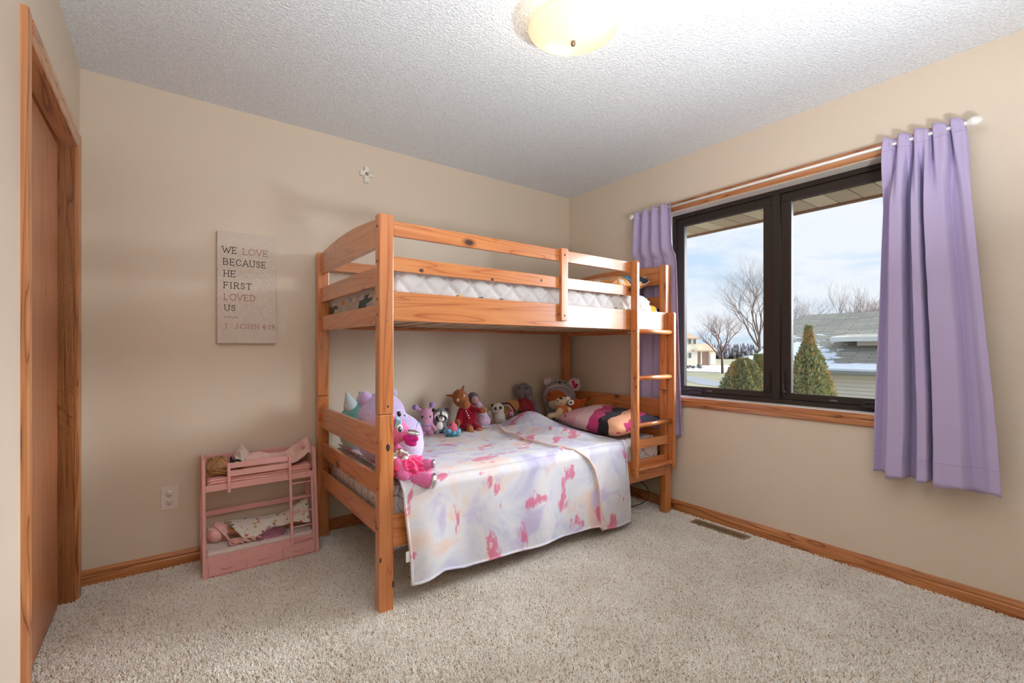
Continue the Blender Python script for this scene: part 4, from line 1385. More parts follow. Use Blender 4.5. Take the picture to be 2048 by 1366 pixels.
# lower doll
dl2 = thing('doll', 'pink haired doll with a lilac tulle skirt lying on the lower deck', 'doll', (0.40, 2.82, 0.122))
hc = Vector((0.228, 2.855, 0.170))
bm = bmesh.new()
ell(bm, hc, (0.042, 0.045, 0.044)); ell(bm, hc + Vector((0.014, -0.004, 0.042)), (0.007, 0.006, 0.007))
cap(bm, hc + Vector((0.03, 0, -0.006)), (0.30, 2.85, 0.155), 0.018, 0.02); ell(bm, (0.345, 2.85, 0.158), (0.055, 0.046, 0.032)); ell(bm, (0.43, 2.85, 0.155), (0.055, 0.042, 0.030))
for dy in (-0.022, 0.022):
    cap(bm, (0.46, 2.85 + dy, 0.152), (0.55, 2.85 + dy, 0.150), 0.022, 0.015); cap(bm, (0.55, 2.85 + dy, 0.150), (0.615, 2.85 + dy, 0.148), 0.015, 0.012); cap(bm, (0.615, 2.85 + dy, 0.148), (0.620, 2.84 + dy, 0.185), 0.014, 0.012)
    cap(bm, (0.33, 2.85 + dy * 2, 0.155), (0.42, 2.85 + dy * 2.4, 0.145), 0.014, 0.011)
remesh(obj('body', bm, skin, dl2), 0.004)
hp_ = plain('doll_pink_hair', (238, 188, 182), 0.5, var=0.14, scale=60)
bm = bmesh.new()
ell(bm, hc + Vector((-0.022, -0.002, -0.006)), (0.042, 0.048, 0.043), sub=3)
def hr3(rnd):
    a = rnd.uniform(-0.6, 2.2)
    p0 = hc + Vector((-0.03 + rnd.uniform(0, .03), 0.045 * cos(a), 0.045 * sin(a)))
    tie = Vector((0.262, 2.783, 0.140))
    pts = []
    for k in range(7):
        q = k / 6
        pp = p0.lerp(tie, q); o_ = (pp - hc - Vector((-0.012, 0, 0)))
        if q < .8 and o_.length < 0.05: pp = hc + Vector((-0.012, 0, 0)) + o_.normalized() * 0.051
        pts.append(pp + Vector((0, 0, 0)))
    return pts
hair_strands(bm, hr3, 130, 0.0022, 4)
def hr4(rnd):
    r = rnd.uniform(0.008, 0.014); ph = rnd.uniform(0, 6); y0 = rnd.uniform(2.735, 2.785); L_ = rnd.uniform(0.08, 0.16)
    return [Vector((0.255 + L_ * k / 20, y0 + r * cos(k * 0.75 + ph), 0.136 + r * 0.8 * sin(k * 0.75 + ph))) for k in range(21)]
hair_strands(bm, hr4, 26, 0.0030, 6)
obj('hair', bm, hp_, dl2)
bm = bmesh.new()
for k in range(5): ell(bm, (0.178 + 0.006 * cos(k * 1.3), 2.84 + 0.008 * sin(k * 1.3), 0.196 + 0.004 * k % 3 * 0.003), (0.007, 0.007, 0.006), sub=1)
obj('hair_bow', bm, plain('bow_cream', (236, 214, 190), 0.7), dl2)
bm = bmesh.new()
rnd = random.Random(8)
for i in range(420):
    x = rnd.uniform(0.375, 0.52); y = rnd.uniform(2.725, 2.80)
    k = 1 - ((x - 0.45) / 0.085) ** 2
    h_ = max(0.1, k) * 0.042
    p = Vector((x, y, 0.124 + rnd.random() * h_))
    q = p + Vector((rnd.uniform(-.015, .015), rnd.uniform(-.012, .004), rnd.uniform(-.004, .012)))
    tube(bm, [p, (p + q) / 2 + Vector((0, 0, .003)), q], 0.0011, 3, caps=False)
ell(bm, (0.445, 2.775, 0.128), (0.066, 0.042, 0.026), sub=3)
tag(obj('tulle_skirt', bm, plain('tulle_mauve', (186, 126, 150), 0.7, var=0.25, scale=150), dl2), kind='stuff')
t = NT('floral_cotton'); t.set(Roughness=0.85)
v = t.coords()
d = t.voronoi(v, 30, rand=0.75); cc = t.voronoi(v, 30, out='Color', rand=0.75)
sp_ = t.node('ShaderNodeSeparateColor'); t.link(cc, sp_.inputs[0])
fc = t.ramp(sp_.outputs[0], [(0.0, srgb(214, 108, 84)), (0.3, srgb(214, 108, 84)), (0.31, srgb(58, 128, 116)), (0.55, srgb(58, 128, 116)), (0.56, srgb(214, 178, 84)), (0.75, srgb(214, 178, 84)), (0.76, srgb(226, 150, 140))], 'CONSTANT')
ww = t.noise(v, 90, 1)
msk = t.ramp(t.math('ADD', d, t.math('MULTIPLY', ww, 0.22)), [(0.36, (1, 1, 1, 1)), (0.39, BW0)])
c = t.mix(msk, srgb(236, 230, 220), fc)
d2_ = t.voronoi(t.coords(loc=(.5, .3, .2)), 46)
c = t.mix(t.ramp(d2_, [(0.14, (0.8, 0.8, 0.8, 1)), (0.2, BW0)]), c, srgb(140, 156, 146))
t.color(c)
def flo(a, b):
    x = 0.268 + 0.395 * a
    y = 2.90 - (0.155 - 0.05 * smooth01(.3, .6, a) + 0.04 * smooth01(.6, .95, a)) * b
    z = 0.208 - 0.014 * sin(a * 3.1) + 0.045 * smooth01(0.66, 1.0, a) - (0.060 - 0.022 * smooth01(.25, .5, a) + 0.055 * smooth01(.75, 1, a)) * b ** 2.0 + 0.004 * nz((a * 5, b * 3, 0), 1.4, 4)
    x += -0.018 * b + 0.02 * (1 - b) * (1 - a) * 0 + 0.07 * b * (1 - smooth01(0, 0.35, a)) * b
    return Vector((x, y, z))
drape('doll_blanket', flo, 60, 30, 'floral_cotton', 0.0015, 'white floral cotton blanket spread over the pink haired doll', 'doll blanket')
bm = bmesh.new(); 

# ------------------------------------------------------------------ plush toys on the bottom bunk
# each toy is modelled in its own frame: X to its left-right, Z up, -Y the way it faces; k scales the units to metres
class Toy:
    def __init__(s, name, label, base, k, yaw=None, group=None, cat='plush toy'):
        base = Vector(base)
        rz = -atan2(base.x, base.y) if yaw is None else yaw
        s.k = k; s.root = thing(name, label, cat, base, rz, group)
    def begin(s): s.bm = bmesh.new(); return s
    def e(s, x, z, y, rx, rz, ry, rot=(0, 0, 0), sub=3):
        k = s.k; ell(s.bm, (x * k, y * k, z * k), (rx * k, ry * k, rz * k), rot, sub); return s
    def c(s, x, z, y, x2, z2, y2, r1, r2):
        k = s.k; cap(s.bm, (x * k, y * k, z * k), (x2 * k, y2 * k, z2 * k), r1 * k, r2 * k); return s
    def t(s, pts, r, n=6):
        k = s.k; tube(s.bm, [(p[0] * k, p[2] * k, p[1] * k) for p in pts], (r * k if not isinstance(r, (list, tuple)) else [q * k for q in r]), n); return s
    def done(s, name, mat, fuse=True, parent=None, vox=1.1, sm=3):
        if parent is not None: MAT[parent] = Matrix.Identity(4)
        o = obj(name, s.bm, mat, parent or s.root, world=False)
        if fuse: remesh(o, vox * s.k, sm)
        return o
BLK = plain('toy_black', (22, 20, 22), 0.25, 0.5, coat=0.4)
WHT = plain('toy_white', (244, 242, 238), 0.6)
MATZ = 0.556
def at(u, v, z=MATZ):
    p = P_z(u, v, z)
    return p, ray(u, v).length and (p - Vector((0, 0, EYE))).dot(Vector((FX, FY, 0))) / FPX

# 1 big aqua round plush with ears
b_ = Vector((0.945, 2.66, 0.537)); k_ = 0.00290
T = Toy('round_plush_cat', 'big aqua round plush with pointed ears leaning on the footboard', b_, k_)
T.begin().e(0, 52, 0, 60, 52, 45).e(-2, 80, 0, 40, 26, 32)
T.done('body', plush('plush_aqua', (126, 200, 204)), vox=2, sm=6)
T.begin().e(-22, 42, -20, 34, 38, 26).done('belly', plush('plush_mint', (190, 222, 206)), fuse=False)
T.begin().c(-34, 92, -12, -42, 116, -10, 15, 3).done('ear', plush('plush_ice', (214, 232, 240)), vox=1.3)
T.begin().c(12, 96, -6, 24, 112, -4, 14, 4).done('ear', plush('plush_aqua', (126, 200, 204)), vox=1.3)
T.begin().c(-12, 100, 0, -18, 116, 0, 5, 2).done('horn', plush('plush_sage', (140, 170, 160)), fuse=False)
T.begin().e(12, 72, -38, 3, 4, 2).e(38, 72, -28, 3, 4, 2).done('eye', BLK, fuse=False)

# 2 big lavender round plush
b_ = Vector((0.925, 2.265, 0.537)); k_ = 0.00254
T = Toy('round_plush_bear', 'big lavender round plush with a sleepy eye behind the pink unicorn', b_, k_)
T.begin().e(-4, 54, 0, 66, 54, 50).e(-20, 94, 0, 47, 52, 38)
LAV = plush('plush_lavender', (206, 190, 232))
T.done('body', LAV, vox=2, sm=6)
T.begin().e(28, 38, -16, 34, 40, 36, (0, 0.1, 0)).done('belly', plush('plush_pale_lilac', (220, 206, 238)), fuse=False)
T.begin().e(-52, 134, -8, 15, 15, 10, (0, 0.3, 0)).done('ear', LAV, vox=1.3)
T.begin().e(-52, 134, -15, 10, 10, 5, (0, 0.3, 0)).done('ear_lining', plush('plush_orchid', (198, 166, 216)), fuse=False)
T.begin().e(2, 144, 0, 8, 9, 7, (0, -0.5, 0)).done('ear', LAV, vox=1.3)
T.begin().e(13, 104, -26.5, 4, 5.5, 3, (0, -.3, 0)).done('eye', BLK, fuse=False)
T.begin().e(23, 95, -12.5, 6.5, 8, 5, (0, -.5, 0)).done('muzzle', WHT, fuse=False)
T.begin().e(24, 99, -16.5, 2.5, 2.5, 2).done('nose', plush('plush_grey_nose', (120, 130, 150)), fuse=False)
T.begin().t([(50, 84, -14), (44, 70, -30), (40, 52, -44), (38, 30, -46)], 0.5).done('seam', plain('seam_violet', (140, 116, 160), 0.8), fuse=False)

# 3 hot pink unicorn plush in tutu, sitting at the near corner
b_ = Vector((0.862, 1.990, 0.540)); k_ = 0.00222
T = Toy('unicorn_plush', 'hot pink plush unicorn in a tulle tutu sitting by the front post', b_, k_)
HP = plush('plush_pink', (232, 120, 176)); SLV = plain('silver_foil', (214, 214, 216), 0.22, metallic=0.85, bump=0.9, scale=60)
T.begin().e(-14, 36, 0, 20, 34, 18).e(-12, 96, -2, 24, 26, 22).c(-2, 92, -8, 18, 86, -14, 17, 12)
T.c(-16, 46, -16, 2, 16, -40, 9, 13)
T.c(6, 20, -14, 50, 30, -24, 10, 12).c(2, 10, -20, 50, 2, -40, 13, 16)
T.done('body', HP, vox=1.2)
T.begin().c(6, 86, -22, 26, 82, -20, 7, 6).e(16, 74, -18, 13, 7, 8, (0, 0.3, 0)).done('mouth', plush('plush_magenta', (206, 30, 132)), vox=1.1)
T.begin().e(20, 94, -18, 15, 6, 12, (0, 0.25, 0)).done('snout', SLV, fuse=False)
T.begin().e(-6, 104, -22, 6.5, 8.5, 3).done('eye', plain('eye_white', (236, 244, 248), 0.2), fuse=False)
T.begin().e(-5, 103, -25, 4, 6, 2).done('iris', plain('iris_teal', (40, 96, 112), 0.2), fuse=False)
T.begin().e(-4, 105, -27, 1.4, 2, 1).done('eye_glint', WHT, fuse=False)
T.begin()
for i in range(7): T.t([(-14 + i * 1.5, 126 - i, -10), (-10 + i, 118, -18), (-14 + i * 1.4, 108, -20), (-10 + i * .8, 100, -20)], [2, 3, 3, 1.5])
T.done('mane', plush('plush_sky', (150, 214, 236)), fuse=False)
T.begin().c(-20, 118, -4, -24, 134, -2, 8, 3).done('ear', HP)
T.begin()
for i in range(9):
    a = i * 0.7; T.e(-5 + 11 * cos(a), 48 + 10 * sin(a), -20 - 2 * (i % 3), 9, 7, 5, (a, a, 0), 2)
T.done('silver_bow', SLV, vox=1.5, sm=0)
T.begin().e(-2, 18, -30, 1, 1, 1).e(59, 1, -44, 8, 16, 14, (0, .2, 0)).done('hoof', SLV, fuse=False)
T.begin().e(61, 31, -27, 4, 10, 9).done('hoof', SLV, fuse=False)
T.begin(); T.e(8, 24, -10, 42, 25, 34, sub=5)
for v_ in T.bm.verts:
    q_ = v_.co / T.k
    a_ = atan2(q_.y + 10, q_.x - 8)
    f_ = 1 + 0.10 * sin(a_ * 13 + q_.z * .12) + 0.16 * nz(q_, 0.16, 3) + 0.10 * nz(q_, 0.4, 8)
    v_.co = Vector(((8 + (q_.x - 8) * f_) * T.k, (-10 + (q_.y + 10) * f_) * T.k, (24 + (q_.z - 24) * (0.9 + .5 * (f_ - 1))) * T.k))
T.done('tutu', plain('tulle_hot_pink', (246, 52, 128), 0.6, sheen=0.5), fuse=False)

# generic smaller toys (placed where they sit on the blanket)
def spot(u, v, y=None, z=MATZ):
    p = P_z(u, v, z) if y is None else P_y(u, v, y)
    return p, p.dot(Vector((FX, FY, 0))) / FPX
p, k = spot(838, 849, 2.80); p.z = 0.585
T = Toy('plush_octopus', 'small teal plush with curled arms half hidden behind the lavender plush', p, k)
TL = plush('plush_teal', (74, 188, 172))
T.begin().e(-4, 6, 2, 8, 16, 6, (0, -.4, 0)).done('body', TL, fuse=False)
T.begin()
for (x, z) in ((2, 19), (7, 15), (8, 10), (8, 4)): T.c(-1, 8, -2, x, z, -4, 2.6, 3.0)
T.done('arm', plush('plush_seafoam', (130, 212, 200)), vox=.8)

p, k = spot(852, 871)
T = Toy('plush_bee', 'pink and lilac striped plush bug with round antennae', p, k)
PK = plush('plush_rose', (226, 164, 196)); LL = plush('plush_lilac', (176, 148, 214))
T.begin().e(0, 37, 0, 14.5, 19, 11).e(0, 17, 0, 12, 17, 10).c(-10, 50, 0, -17, 55, 0, 3.5, 3.5).c(8, 52, 0, 11, 58, 0, 3, 3.5).c(-10, 24, -2, -15, 18, -4, 4, 4).c(11, 22, -3, 17, 13, -4, 4, 5)
T.c(-7, 6, -4, -8, 4, -9, 7, 6).c(8, 6, -4, 9, 4, -9, 7, 6).done('body', PK)
T.begin().e(-21, 57, 0, 6, 6, 6).done('antenna', LL, fuse=False)
T.begin().e(12, 61, 0, 6, 6, 6).done('antenna', LL, fuse=False)
T.begin().e(0, 21, 0, 12.9, 3.2, 10.8).e(0, 11, 0, 12.4, 3.2, 10.5).done('stripe', LL, fuse=False)
T.begin().e(-7, 39, -10, 2.2, 2.4, 1.5).done('eye', BLK, fuse=False)
T.begin().e(8.5, 39, -9, 1.6, 2.0, 1.5).done('eye', BLK, fuse=False)
T.begin().t([(-1.5, 36.5, -11.2), (0.5, 35.3, -11.5), (3, 36.8, -11.1)], 0.35).done('smile', plain('stitch_red', (170, 60, 90), .7), fuse=False)

p, k = spot(881, 868)
T = Toy('plush_raccoon', 'grey plush raccoon with a black eye mask', p, k)
GY = plush('plush_grey', (128, 128, 136))
T.begin().e(0, 35, 0, 16.5, 17, 12).e(-1, 16, 0, 13, 17, 11).c(-9, 10, -4, -9, 5, -10, 7, 6).c(9, 10, -4, 10, 5, -10, 7, 6).done('body', GY)
T.begin().c(-14, 48, 0, -15, 50, 0, 4, 2).done('ear', BLK, fuse=False)
T.begin().c(12, 49, 0, 14, 51, 0, 4, 2).done('ear', BLK, fuse=False)
T.begin().e(1, 36, -8.5, 13.5, 10.5, 4.0).done('brow_patch', WHT, fuse=False)
T.begin().e(1, 34, -9.3, 12, 8.5, 4.0).c(1, 40, -11.5, 1, 46, -9.5, 2.5, 1.5).done('eye_mask', BLK, fuse=False)
T.begin().e(2, 31.5, -11.5, 6.2, 5.0, 4.2).done('muzzle', WHT, fuse=False)
T.begin().e(2.4, 34.2, -15.3, 1.9, 1.3, 1.2).done('nose', BLK, fuse=False)
T.begin().e(-4, 36, -12.8, 1.3, 1.3, 1).done('eye_glint', WHT, fuse=False)
T.begin().e(-1.5, 18, -9.2, 6.5, 8.5, 3.2).done('belly', WHT, fuse=False)

p, k = spot(905, 869, 2.62); p.z = MATZ
T = Toy('plush_squid', 'little coral and blue plush octopus beside the raccoon', p, k)
T.begin().e(0, 18, 0, 10, 12, 9).c(0, 24, 0, 0, 30, 0, 6, 3.5).done('body', plush('plush_coral', (232, 112, 136)))
T.begin()
for a in range(8):
    an = a * pi / 4 + .2; T.c(6 * cos(an), 9, 6 * sin(an), 13 * cos(an), 12 + 3 * sin(an * 2), 11 * sin(an), 4, 4.6)
T.done('arm', plush('plush_blue', (112, 184, 214)), vox=.9)
T.begin()
for a in range(14):
    an = a * pi / 7; T.c(9 * cos(an), 4, 9 * sin(an), 15 * cos(an), 2, 12 * sin(an), 2.2, 1.6)
T.done('fringe', plush('plush_petrol', (70, 140, 150)), vox=.8)
T.begin().e(-4, 26, -7, 2.6, 2.0, 1.5).done('eye', BLK, fuse=False)

p, k = spot(936, 868, 2.72); p.z = MATZ
T = Toy('plush_pony', 'brown plush animal with pointed ears in dark red pyjamas with white buttons', p, k)
BR = plush('plush_brown', (168, 98, 54)); RD = plush('cloth_dark_red', (150, 14, 40))
T.begin().e(-15, 68, 0, 16, 19, 13, (0, -0.45, 0)).e(-6, 57, -6, 11, 10, 11).c(-12, 82, 0, -9, 92, 0, 3.2, 2.2).c(-24, 72, 0, -43, 74, 2, 4.5, 1.5).done('head', BR)
T.begin().e(-2, 30, 0, 21, 26, 13, (0, -0.2, 0)).c(-2, 52, 0, 4, 50, 0, 8, 8).c(-14, 38, -4, -19, 22, -10, 8, 7).c(10, 47, -4, 24, 44, -10, 7, 5.5).c(-6, 12, -4, 2, 8, -14, 11, 9).c(10, 12, -2, 20, 8, -12, 11, 9).done('pyjamas', RD)
T.begin().e(-20, 22, -14, 5, 7, 5).done('paw', BR, fuse=False)
T.begin().e(30, 44, -13, 7, 4.5, 4).done('paw', BR, fuse=False)
T.begin().e(4, 9, -25, 7, 9, 6).done('foot', plush('plush_tan', (176, 116, 66)), fuse=False)
T.begin().e(22, 6, -22, 8, 6.5, 6).done('foot', plush('plush_tan', (176, 116, 66)), fuse=False)
for x, z, y in ((-3.5, 44.5, -14.2), (-1.5, 40, -15), (0.5, 35.5, -15.3), (2.2, 31, -15.4)):
    T.begin().e(x, z, y, 1.3, 1.3, 1, sub=2).done('button', WHT, fuse=False)
for x, z, y in ((-20, 66, -12.5), (-8, 74, -12.0)):
    T.begin().e(x, z, y, 2.4, 3.0, 1.4, sub=2).done('eye', WHT, fuse=False)
    T.begin().e(x + .3, z, y - 1.3, 1.2, 1.6, .8, sub=2).done('pupil', BLK, fuse=False)

p, k = spot(955, 866, 2.80); p.z = 0.57
T = Toy('rag_doll', 'small rag doll with grey hair and a pale lilac printed dress', p, k, cat='doll')
T.begin().e(-8, 56, 0, 12, 14, 9, (0, -0.4, 0)).done('hair', plush('plush_hair_grey', (120, 112, 124), (84, 78, 90)), vox=1)
T.begin().e(-5, 54, -6, 7.5, 9, 5, (0, -0.4, 0)).done('face', plush('cloth_blush', (222, 180, 182)), fuse=False)
t = NT('dress_lilac'); t.set(Roughness=.9); v = t.coords()
t.color(t.ramp(t.noise(v, 60, 3, .6, 2), [(0.35, srgb(120, 116, 186)), (0.45, srgb(212, 186, 214)), (0.7, srgb(230, 202, 214))]))
T.begin().c(2, 44, -4, 12, 14, -16, 7, 14).done('dress', 'dress_lilac')
T.begin().c(8, 40, -12, 16, 36, -18, 3, 3).done('arm', plush('cloth_peach', (222, 180, 140)), fuse=False)

p, k = spot(984, 866, 2.60); p.z = 0.562
kb2 = obj('knitted_scarf', cable([(p.x - 0.075, p.y + .03, .574), (p.x - 0.03, p.y + .012, .578), (p.x + 0.02, p.y - .012, .580), (p.x + 0.055, p.y - .03, .578)], 0.0155, 10), plain('knit_mauve', (120, 104, 126), 0.95, var=0.4, bump=1.0, scale=170))
tag(kb2, 'rolled grey mauve knitted scarf lying on the blanket edge', 'scarf')

p, k = spot(980, 848, 2.83); p.z = 0.575
T = Toy('plush_mouse', 'tiny white plush in red and white striped shorts', p, k)
T.begin().e(-1, 20, 0, 5.5, 6.5, 5).e(0, 10, 0, 5, 7, 5).c(-4, 10, -2, -8, 6, -4, 2.5, 2.5).done('body', plush('plush_cream', (226, 216, 206)))
t = NT('red_stripe'); t.set(Roughness=.9); sp2 = t.node('ShaderNodeSeparateXYZ'); t.link(t.coords(), sp2.inputs[0])
t.color(t.ramp(t.math('FRACT', t.math('MULTIPLY', t.math('ADD', sp2.outputs['X'], sp2.outputs['Z']), 110)), [(0, srgb(190, 40, 46)), (.5, srgb(190, 40, 46)), (.52, srgb(232, 220, 214))], 'CONSTANT'))
T.begin().e(0, 3, -1, 6.5, 5.5, 6.5).done('shorts', 'red_stripe', fuse=False)

p, k = spot(998, 850, 2.78); p.z = 0.57
T = Toy('plush_panda', 'white plush bear with dark eye patches beside the striped shorts toy', p, k)
CW_ = plush('plush_offwhite', (226, 220, 212))
T.begin().e(-2, 32, 0, 12.5, 11.5, 10).e(2, 14, 0, 11, 15, 9).c(4, 10, -4, 16, 4, -12, 6, 5).done('body', CW_)
T.begin().e(-13, 38, 2, 3, 3.5, 2.5).done('ear', BLK, fuse=False)
T.begin().e(8, 42, 2, 3, 2.5, 2.5).done('ear', BLK, fuse=False)
for x in (-7, 3): T.begin().e(x, 34.5 + x * .15, -8.6, 3.2, 3.6, 2.2).done('eye_patch', plush('plush_dark_grey', (74, 68, 68)), fuse=False)
for x in (-7, 3): T.begin().e(x, 34.5 + x * .15, -10.6, 1.5, 1.6, 1.1).done('eye', BLK, fuse=False)
T.begin().e(-1.5, 31, -10.0, 2, 1.3, 1.4).done('nose', plain('nose_pink', (190, 130, 130), .6), fuse=False)

p, k = spot(1022, 836, 2.84); p.z = 0.60
T = Toy('plush_dog', 'tan plush dog with a cream and maroon striped harness', p, k)
TN = plush('plush_sand', (214, 160, 106))
T.begin().e(0, 22, 0, 15, 14, 10, (0, -.5, 0)).e(8, 24, 2, 9, 13, 8).c(-12, 14, 0, -6, 2, -6, 5, 5).done('body', TN)
T.begin().t([(-14, 30, -8), (-4, 30, -10.6), (4, 22, -11.5), (8, 14, -10)], 1.6).done('harness', plain('harness_maroon', (120, 40, 60), .8), fuse=False)
T.begin().t([(-13, 26, -9), (-4, 26, -11), (2, 19, -11.8), (5, 12, -11)], 1.8).done('harness', plain('harness_cream', (226, 208, 190), .8), fuse=False)
p, k = spot(1021, 834, 2.74); p.z = 0.615
T = Toy('plush_bird', 'tiny magenta round plush with one big dark eye', p, k)
T.begin().e(0, 8, 0, 6.5, 7, 5).c(2, 12, 0, 3, 18, 0, 1.5, 1).done('body', plush('plush_fuchsia', (196, 92, 146)))
T.begin().e(2, 9, -4.3, 3.2, 3.4, 1.5).done('eye', WHT, fuse=False)
T.begin().e(2.2, 9, -5.4, 1.6, 1.7, 1).done('pupil', BLK, fuse=False)

p, k = spot(1048, 840, 2.85); p.z = 0.60
T = Toy('plush_elephant', 'grey plush elephant wearing a dark red printed bandana', p, k)
EG = plush('plush_elephant', (136, 130, 136))
T.begin().e(-1, 52, 0, 14, 15, 11).e(-13, 50, 2, 7, 14, 3, (0, 0, .3)).e(11, 48, 2, 8, 13, 3, (0, 0, -.3)).e(5, 20, 2, 22, 22, 11).c(-2, 46, -8, -3, 30, -14, 5, 3.5).c(16, 14, -4, 27, 8, -8, 8, 7).done('body', EG)
T.begin().e(5, 56, -10.2, 1.7, 1.8, 1.2).done('eye', BLK, fuse=False)
T.begin().e(-9, 56, -8.8, 1.5, 1.7, 1.2).done('eye', BLK, fuse=False)
t = NT('bandana_red'); t.set(Roughness=.85); v = t.coords()
t.color(t.mix(t.ramp(t.noise(v, 70, 3, .7, 3), [(0.60, BW0), (0.63, (0.8, .8, .8, 1))]), srgb(140, 14, 34), srgb(220, 186, 176)))
T.begin(); kk = T.k
for tri in (((0, 40, -20), (-18, 14, -20), (20, 14, -20)), ((0, 40, -20), (20, 14, -20), (18, 30, -14)), ((0, 40, -20), (-15, 28, -14), (-18, 14, -20))):
    vs = [T.bm.verts.new((q[0] * kk, q[2] * kk, q[1] * kk)) for q in tri]; T.bm.faces.new(vs)
bd_ = T.done('bandana', 'bandana_red', fuse=False); solid(bd_, 0.004, 1)

p, k = spot(1118, 848, 2.77); p.z = 0.556
T = Toy('plush_corgi', 'round corgi faced plush in a grey koala hood with fluffy ears', p, k)
KG = plush('plush_koala', (158, 152, 156))
T.begin().e(0, 48, 0, 33, 32, 22).e(0, 22, 0, 26, 24, 18).done('hood', KG, vox=1.6, sm=5)
T.begin().e(-3, 46, -9, 24, 20, 16).done('face', plush('plush_rust', (186, 96, 46)), fuse=False)
T.begin().e(-6, 34, -13, 15, 13, 13).done('muzzle', plush('plush_ivory', (226, 206, 186)), fuse=False)
T.begin().e(-19, 52, -22, 1.8, 2.2, 1.2).done('eye', BLK, fuse=False)
T.begin().e(2, 75, -11.5, 3.2, 3.0, 1.8).done('hood_nose', BLK, fuse=False)
T.begin().e(-7, 76, -10.5, 2.0, 1.2, 1.2).e(12, 74.5, -10.5, 2.2, 1.2, 1.2).done('hood_eye', BLK, fuse=False)
rnd = random.Random(5)
for (x, z, r) in ((-22, 76, 8), (31, 70, 12.5)):
    T.begin().e(x, z, 0, r * .85, r, 5)
    for i in range(40):
        a = rnd.uniform(0, 2 * pi); T.c(x + r * .7 * cos(a), z + r * .8 * sin(a), rnd.uniform(-3, 2), x + r * 1.05 * cos(a), z + r * 1.15 * sin(a), rnd.uniform(-4, 2), 1.6, .8)
    T.done('ear', plush('plush_fluff', (216, 202, 202)), vox=.8, sm=1)
T.begin().c(28, 76, -5, 31, 66, -6, 3.2, 2.5).c(35, 70, -5, 32, 65, -6, 3, 2.5).done('ear_heart', plush('plush_cerise', (196, 44, 98)), fuse=False)
T.begin().t([(-29, 50, -14), (-22, 64, -20), (-8, 70, -21), (8, 70, -21), (22, 62, -18), (27, 50, -14)], 1.2).done('hood_trim', plush('plush_ivory', (226, 206, 186)), fuse=False)

p, k = spot(1124, 842, 2.56); p.z = 0.59
T = Toy('plush_fox', 'cream and orange plush fox with big white ears before the koala hood', p, k)
OR = plush('plush_orange', (222, 124, 72)); CR = plush('plush_butter', (232, 206, 170))
T.begin().e(2, 17, 0, 14, 18, 10, (0, -.35, 0)).done('body', OR)
T.begin().e(-3, 37, 0, 11, 8.5, 9, (0, .2, 0)).e(4, 40, 2, 8, 7, 7).done('head', CR)
T.begin().e(-5, 14, -6, 8, 14, 6, (0, .35, 0)).c(-14, 12, -6, -24, 10, -10, 5, 6).done('belly', CR)
T.begin().e(15, 22, -8, 4.5, 7, 4.5, (0, -.5, 0)).done('paw', CR, fuse=False)
T.begin().e(18, 36, -2, 6.5, 5.5, 3, (0, -.5, 0)).done('ear', WHT, fuse=False)
T.begin().e(17.5, 36.5, -4.8, 3, 1.8, 1, (0, -.5, 0)).done('ear_mark', BLK, fuse=False)
T.begin().e(12, 44, 0, 5, 4, 3).done('ear', WHT, fuse=False)
T.begin().e(-2, 44.5, -5.5, 3.6, 1.8, 2.5).done('nose', BLK, fuse=False)
T.begin().e(-9, 39.5, -7.5, 1.6, 1.6, 1.2).done('eye', BLK, fuse=False)
T.begin().t([(-7, 35.5, -8.6), (-3, 34.3, -9), (1, 36, -8.8)], 0.4).done('smile', BLK, fuse=False)

p, k = spot(1152, 838, 2.66); p.z = 0.575
T = Toy('plush_wing', 'bright orange plush with a raised pointed tip behind the pink pillow', p, k)
T.begin().e(-2, 24, 0, 17, 15, 11).c(8, 26, 0, 18, 38, 0, 8, 3.5).c(-12, 34, -3, -10, 40, -3, 4, 3).done('body', plush('plush_tangerine', (206, 92, 44)))
# ------------------------------------------------------------------ outdoors
GZ = -2.10
t = NT('lawn'); t.set(Roughness=1.0); v = t.coords()
n1 = t.noise(v, 0.12, 4, .6); n2 = t.noise(v, 2.5, 4, .6)
c = t.ramp(n1, [(0.35, srgb(142, 126, 92)), (0.5, srgb(122, 120, 82)), (0.65, srgb(152, 136, 102))])
t.color(t.mix(0.35, c, t.ramp(n2, [(0.3, (.6, .6, .6, 1)), (.7, (1.15, 1.15, 1.15, 1))]), 'MULTIPLY'))
gd = obj('ground', B((WO + 0.3, -60, GZ - 0.3), (240, 260, GZ)), 'lawn'); tag(gd, kind='structure')
def slab(name, px, z, h, mat, label, cat, kind=None):
    pts = [P_z(u, v, GZ) for u, v in px]
    bm = bmesh.new()
    prism(bm, [(p.x, p.y) for p in pts], 'z', GZ + 0.001, GZ + h)
    o = obj(name, bm, mat); tag(o, label if kind != 'structure' else None, cat if kind != 'structure' else None, kind=kind); return o
snow = plain('snow_white', (232, 236, 242), 0.8, bump=0.3, scale=3)
asph = plain('asphalt_grey', (118, 120, 124), 0.9, var=0.08, scale=1.2)
slab('road', [(1330, 749), (1363, 750.5), (1400, 755), (1446, 765), (1500, 777), (1560, 790), (1560, 800), (1490, 785), (1446, 775), (1400, 769), (1363, 759), (1330, 757)], GZ, 0.02, asph, '', '', 'structure')
slab('snow_bank', [(1300, 731), (1400, 731.5), (1475, 732), (1475, 743), (1440, 745.5), (1400, 744), (1363, 743), (1300, 741)], GZ, 0.10, snow, 'long strip of snow across the lawn in front of the far house', 'snow')
slab('snow_bank', [(1490, 733), (1530, 734), (1600, 735), (1600, 749), (1530, 748), (1500, 742)], GZ, 0.10, snow, 'patch of snow on the lawn right of the bare crabapple trunk', 'snow')
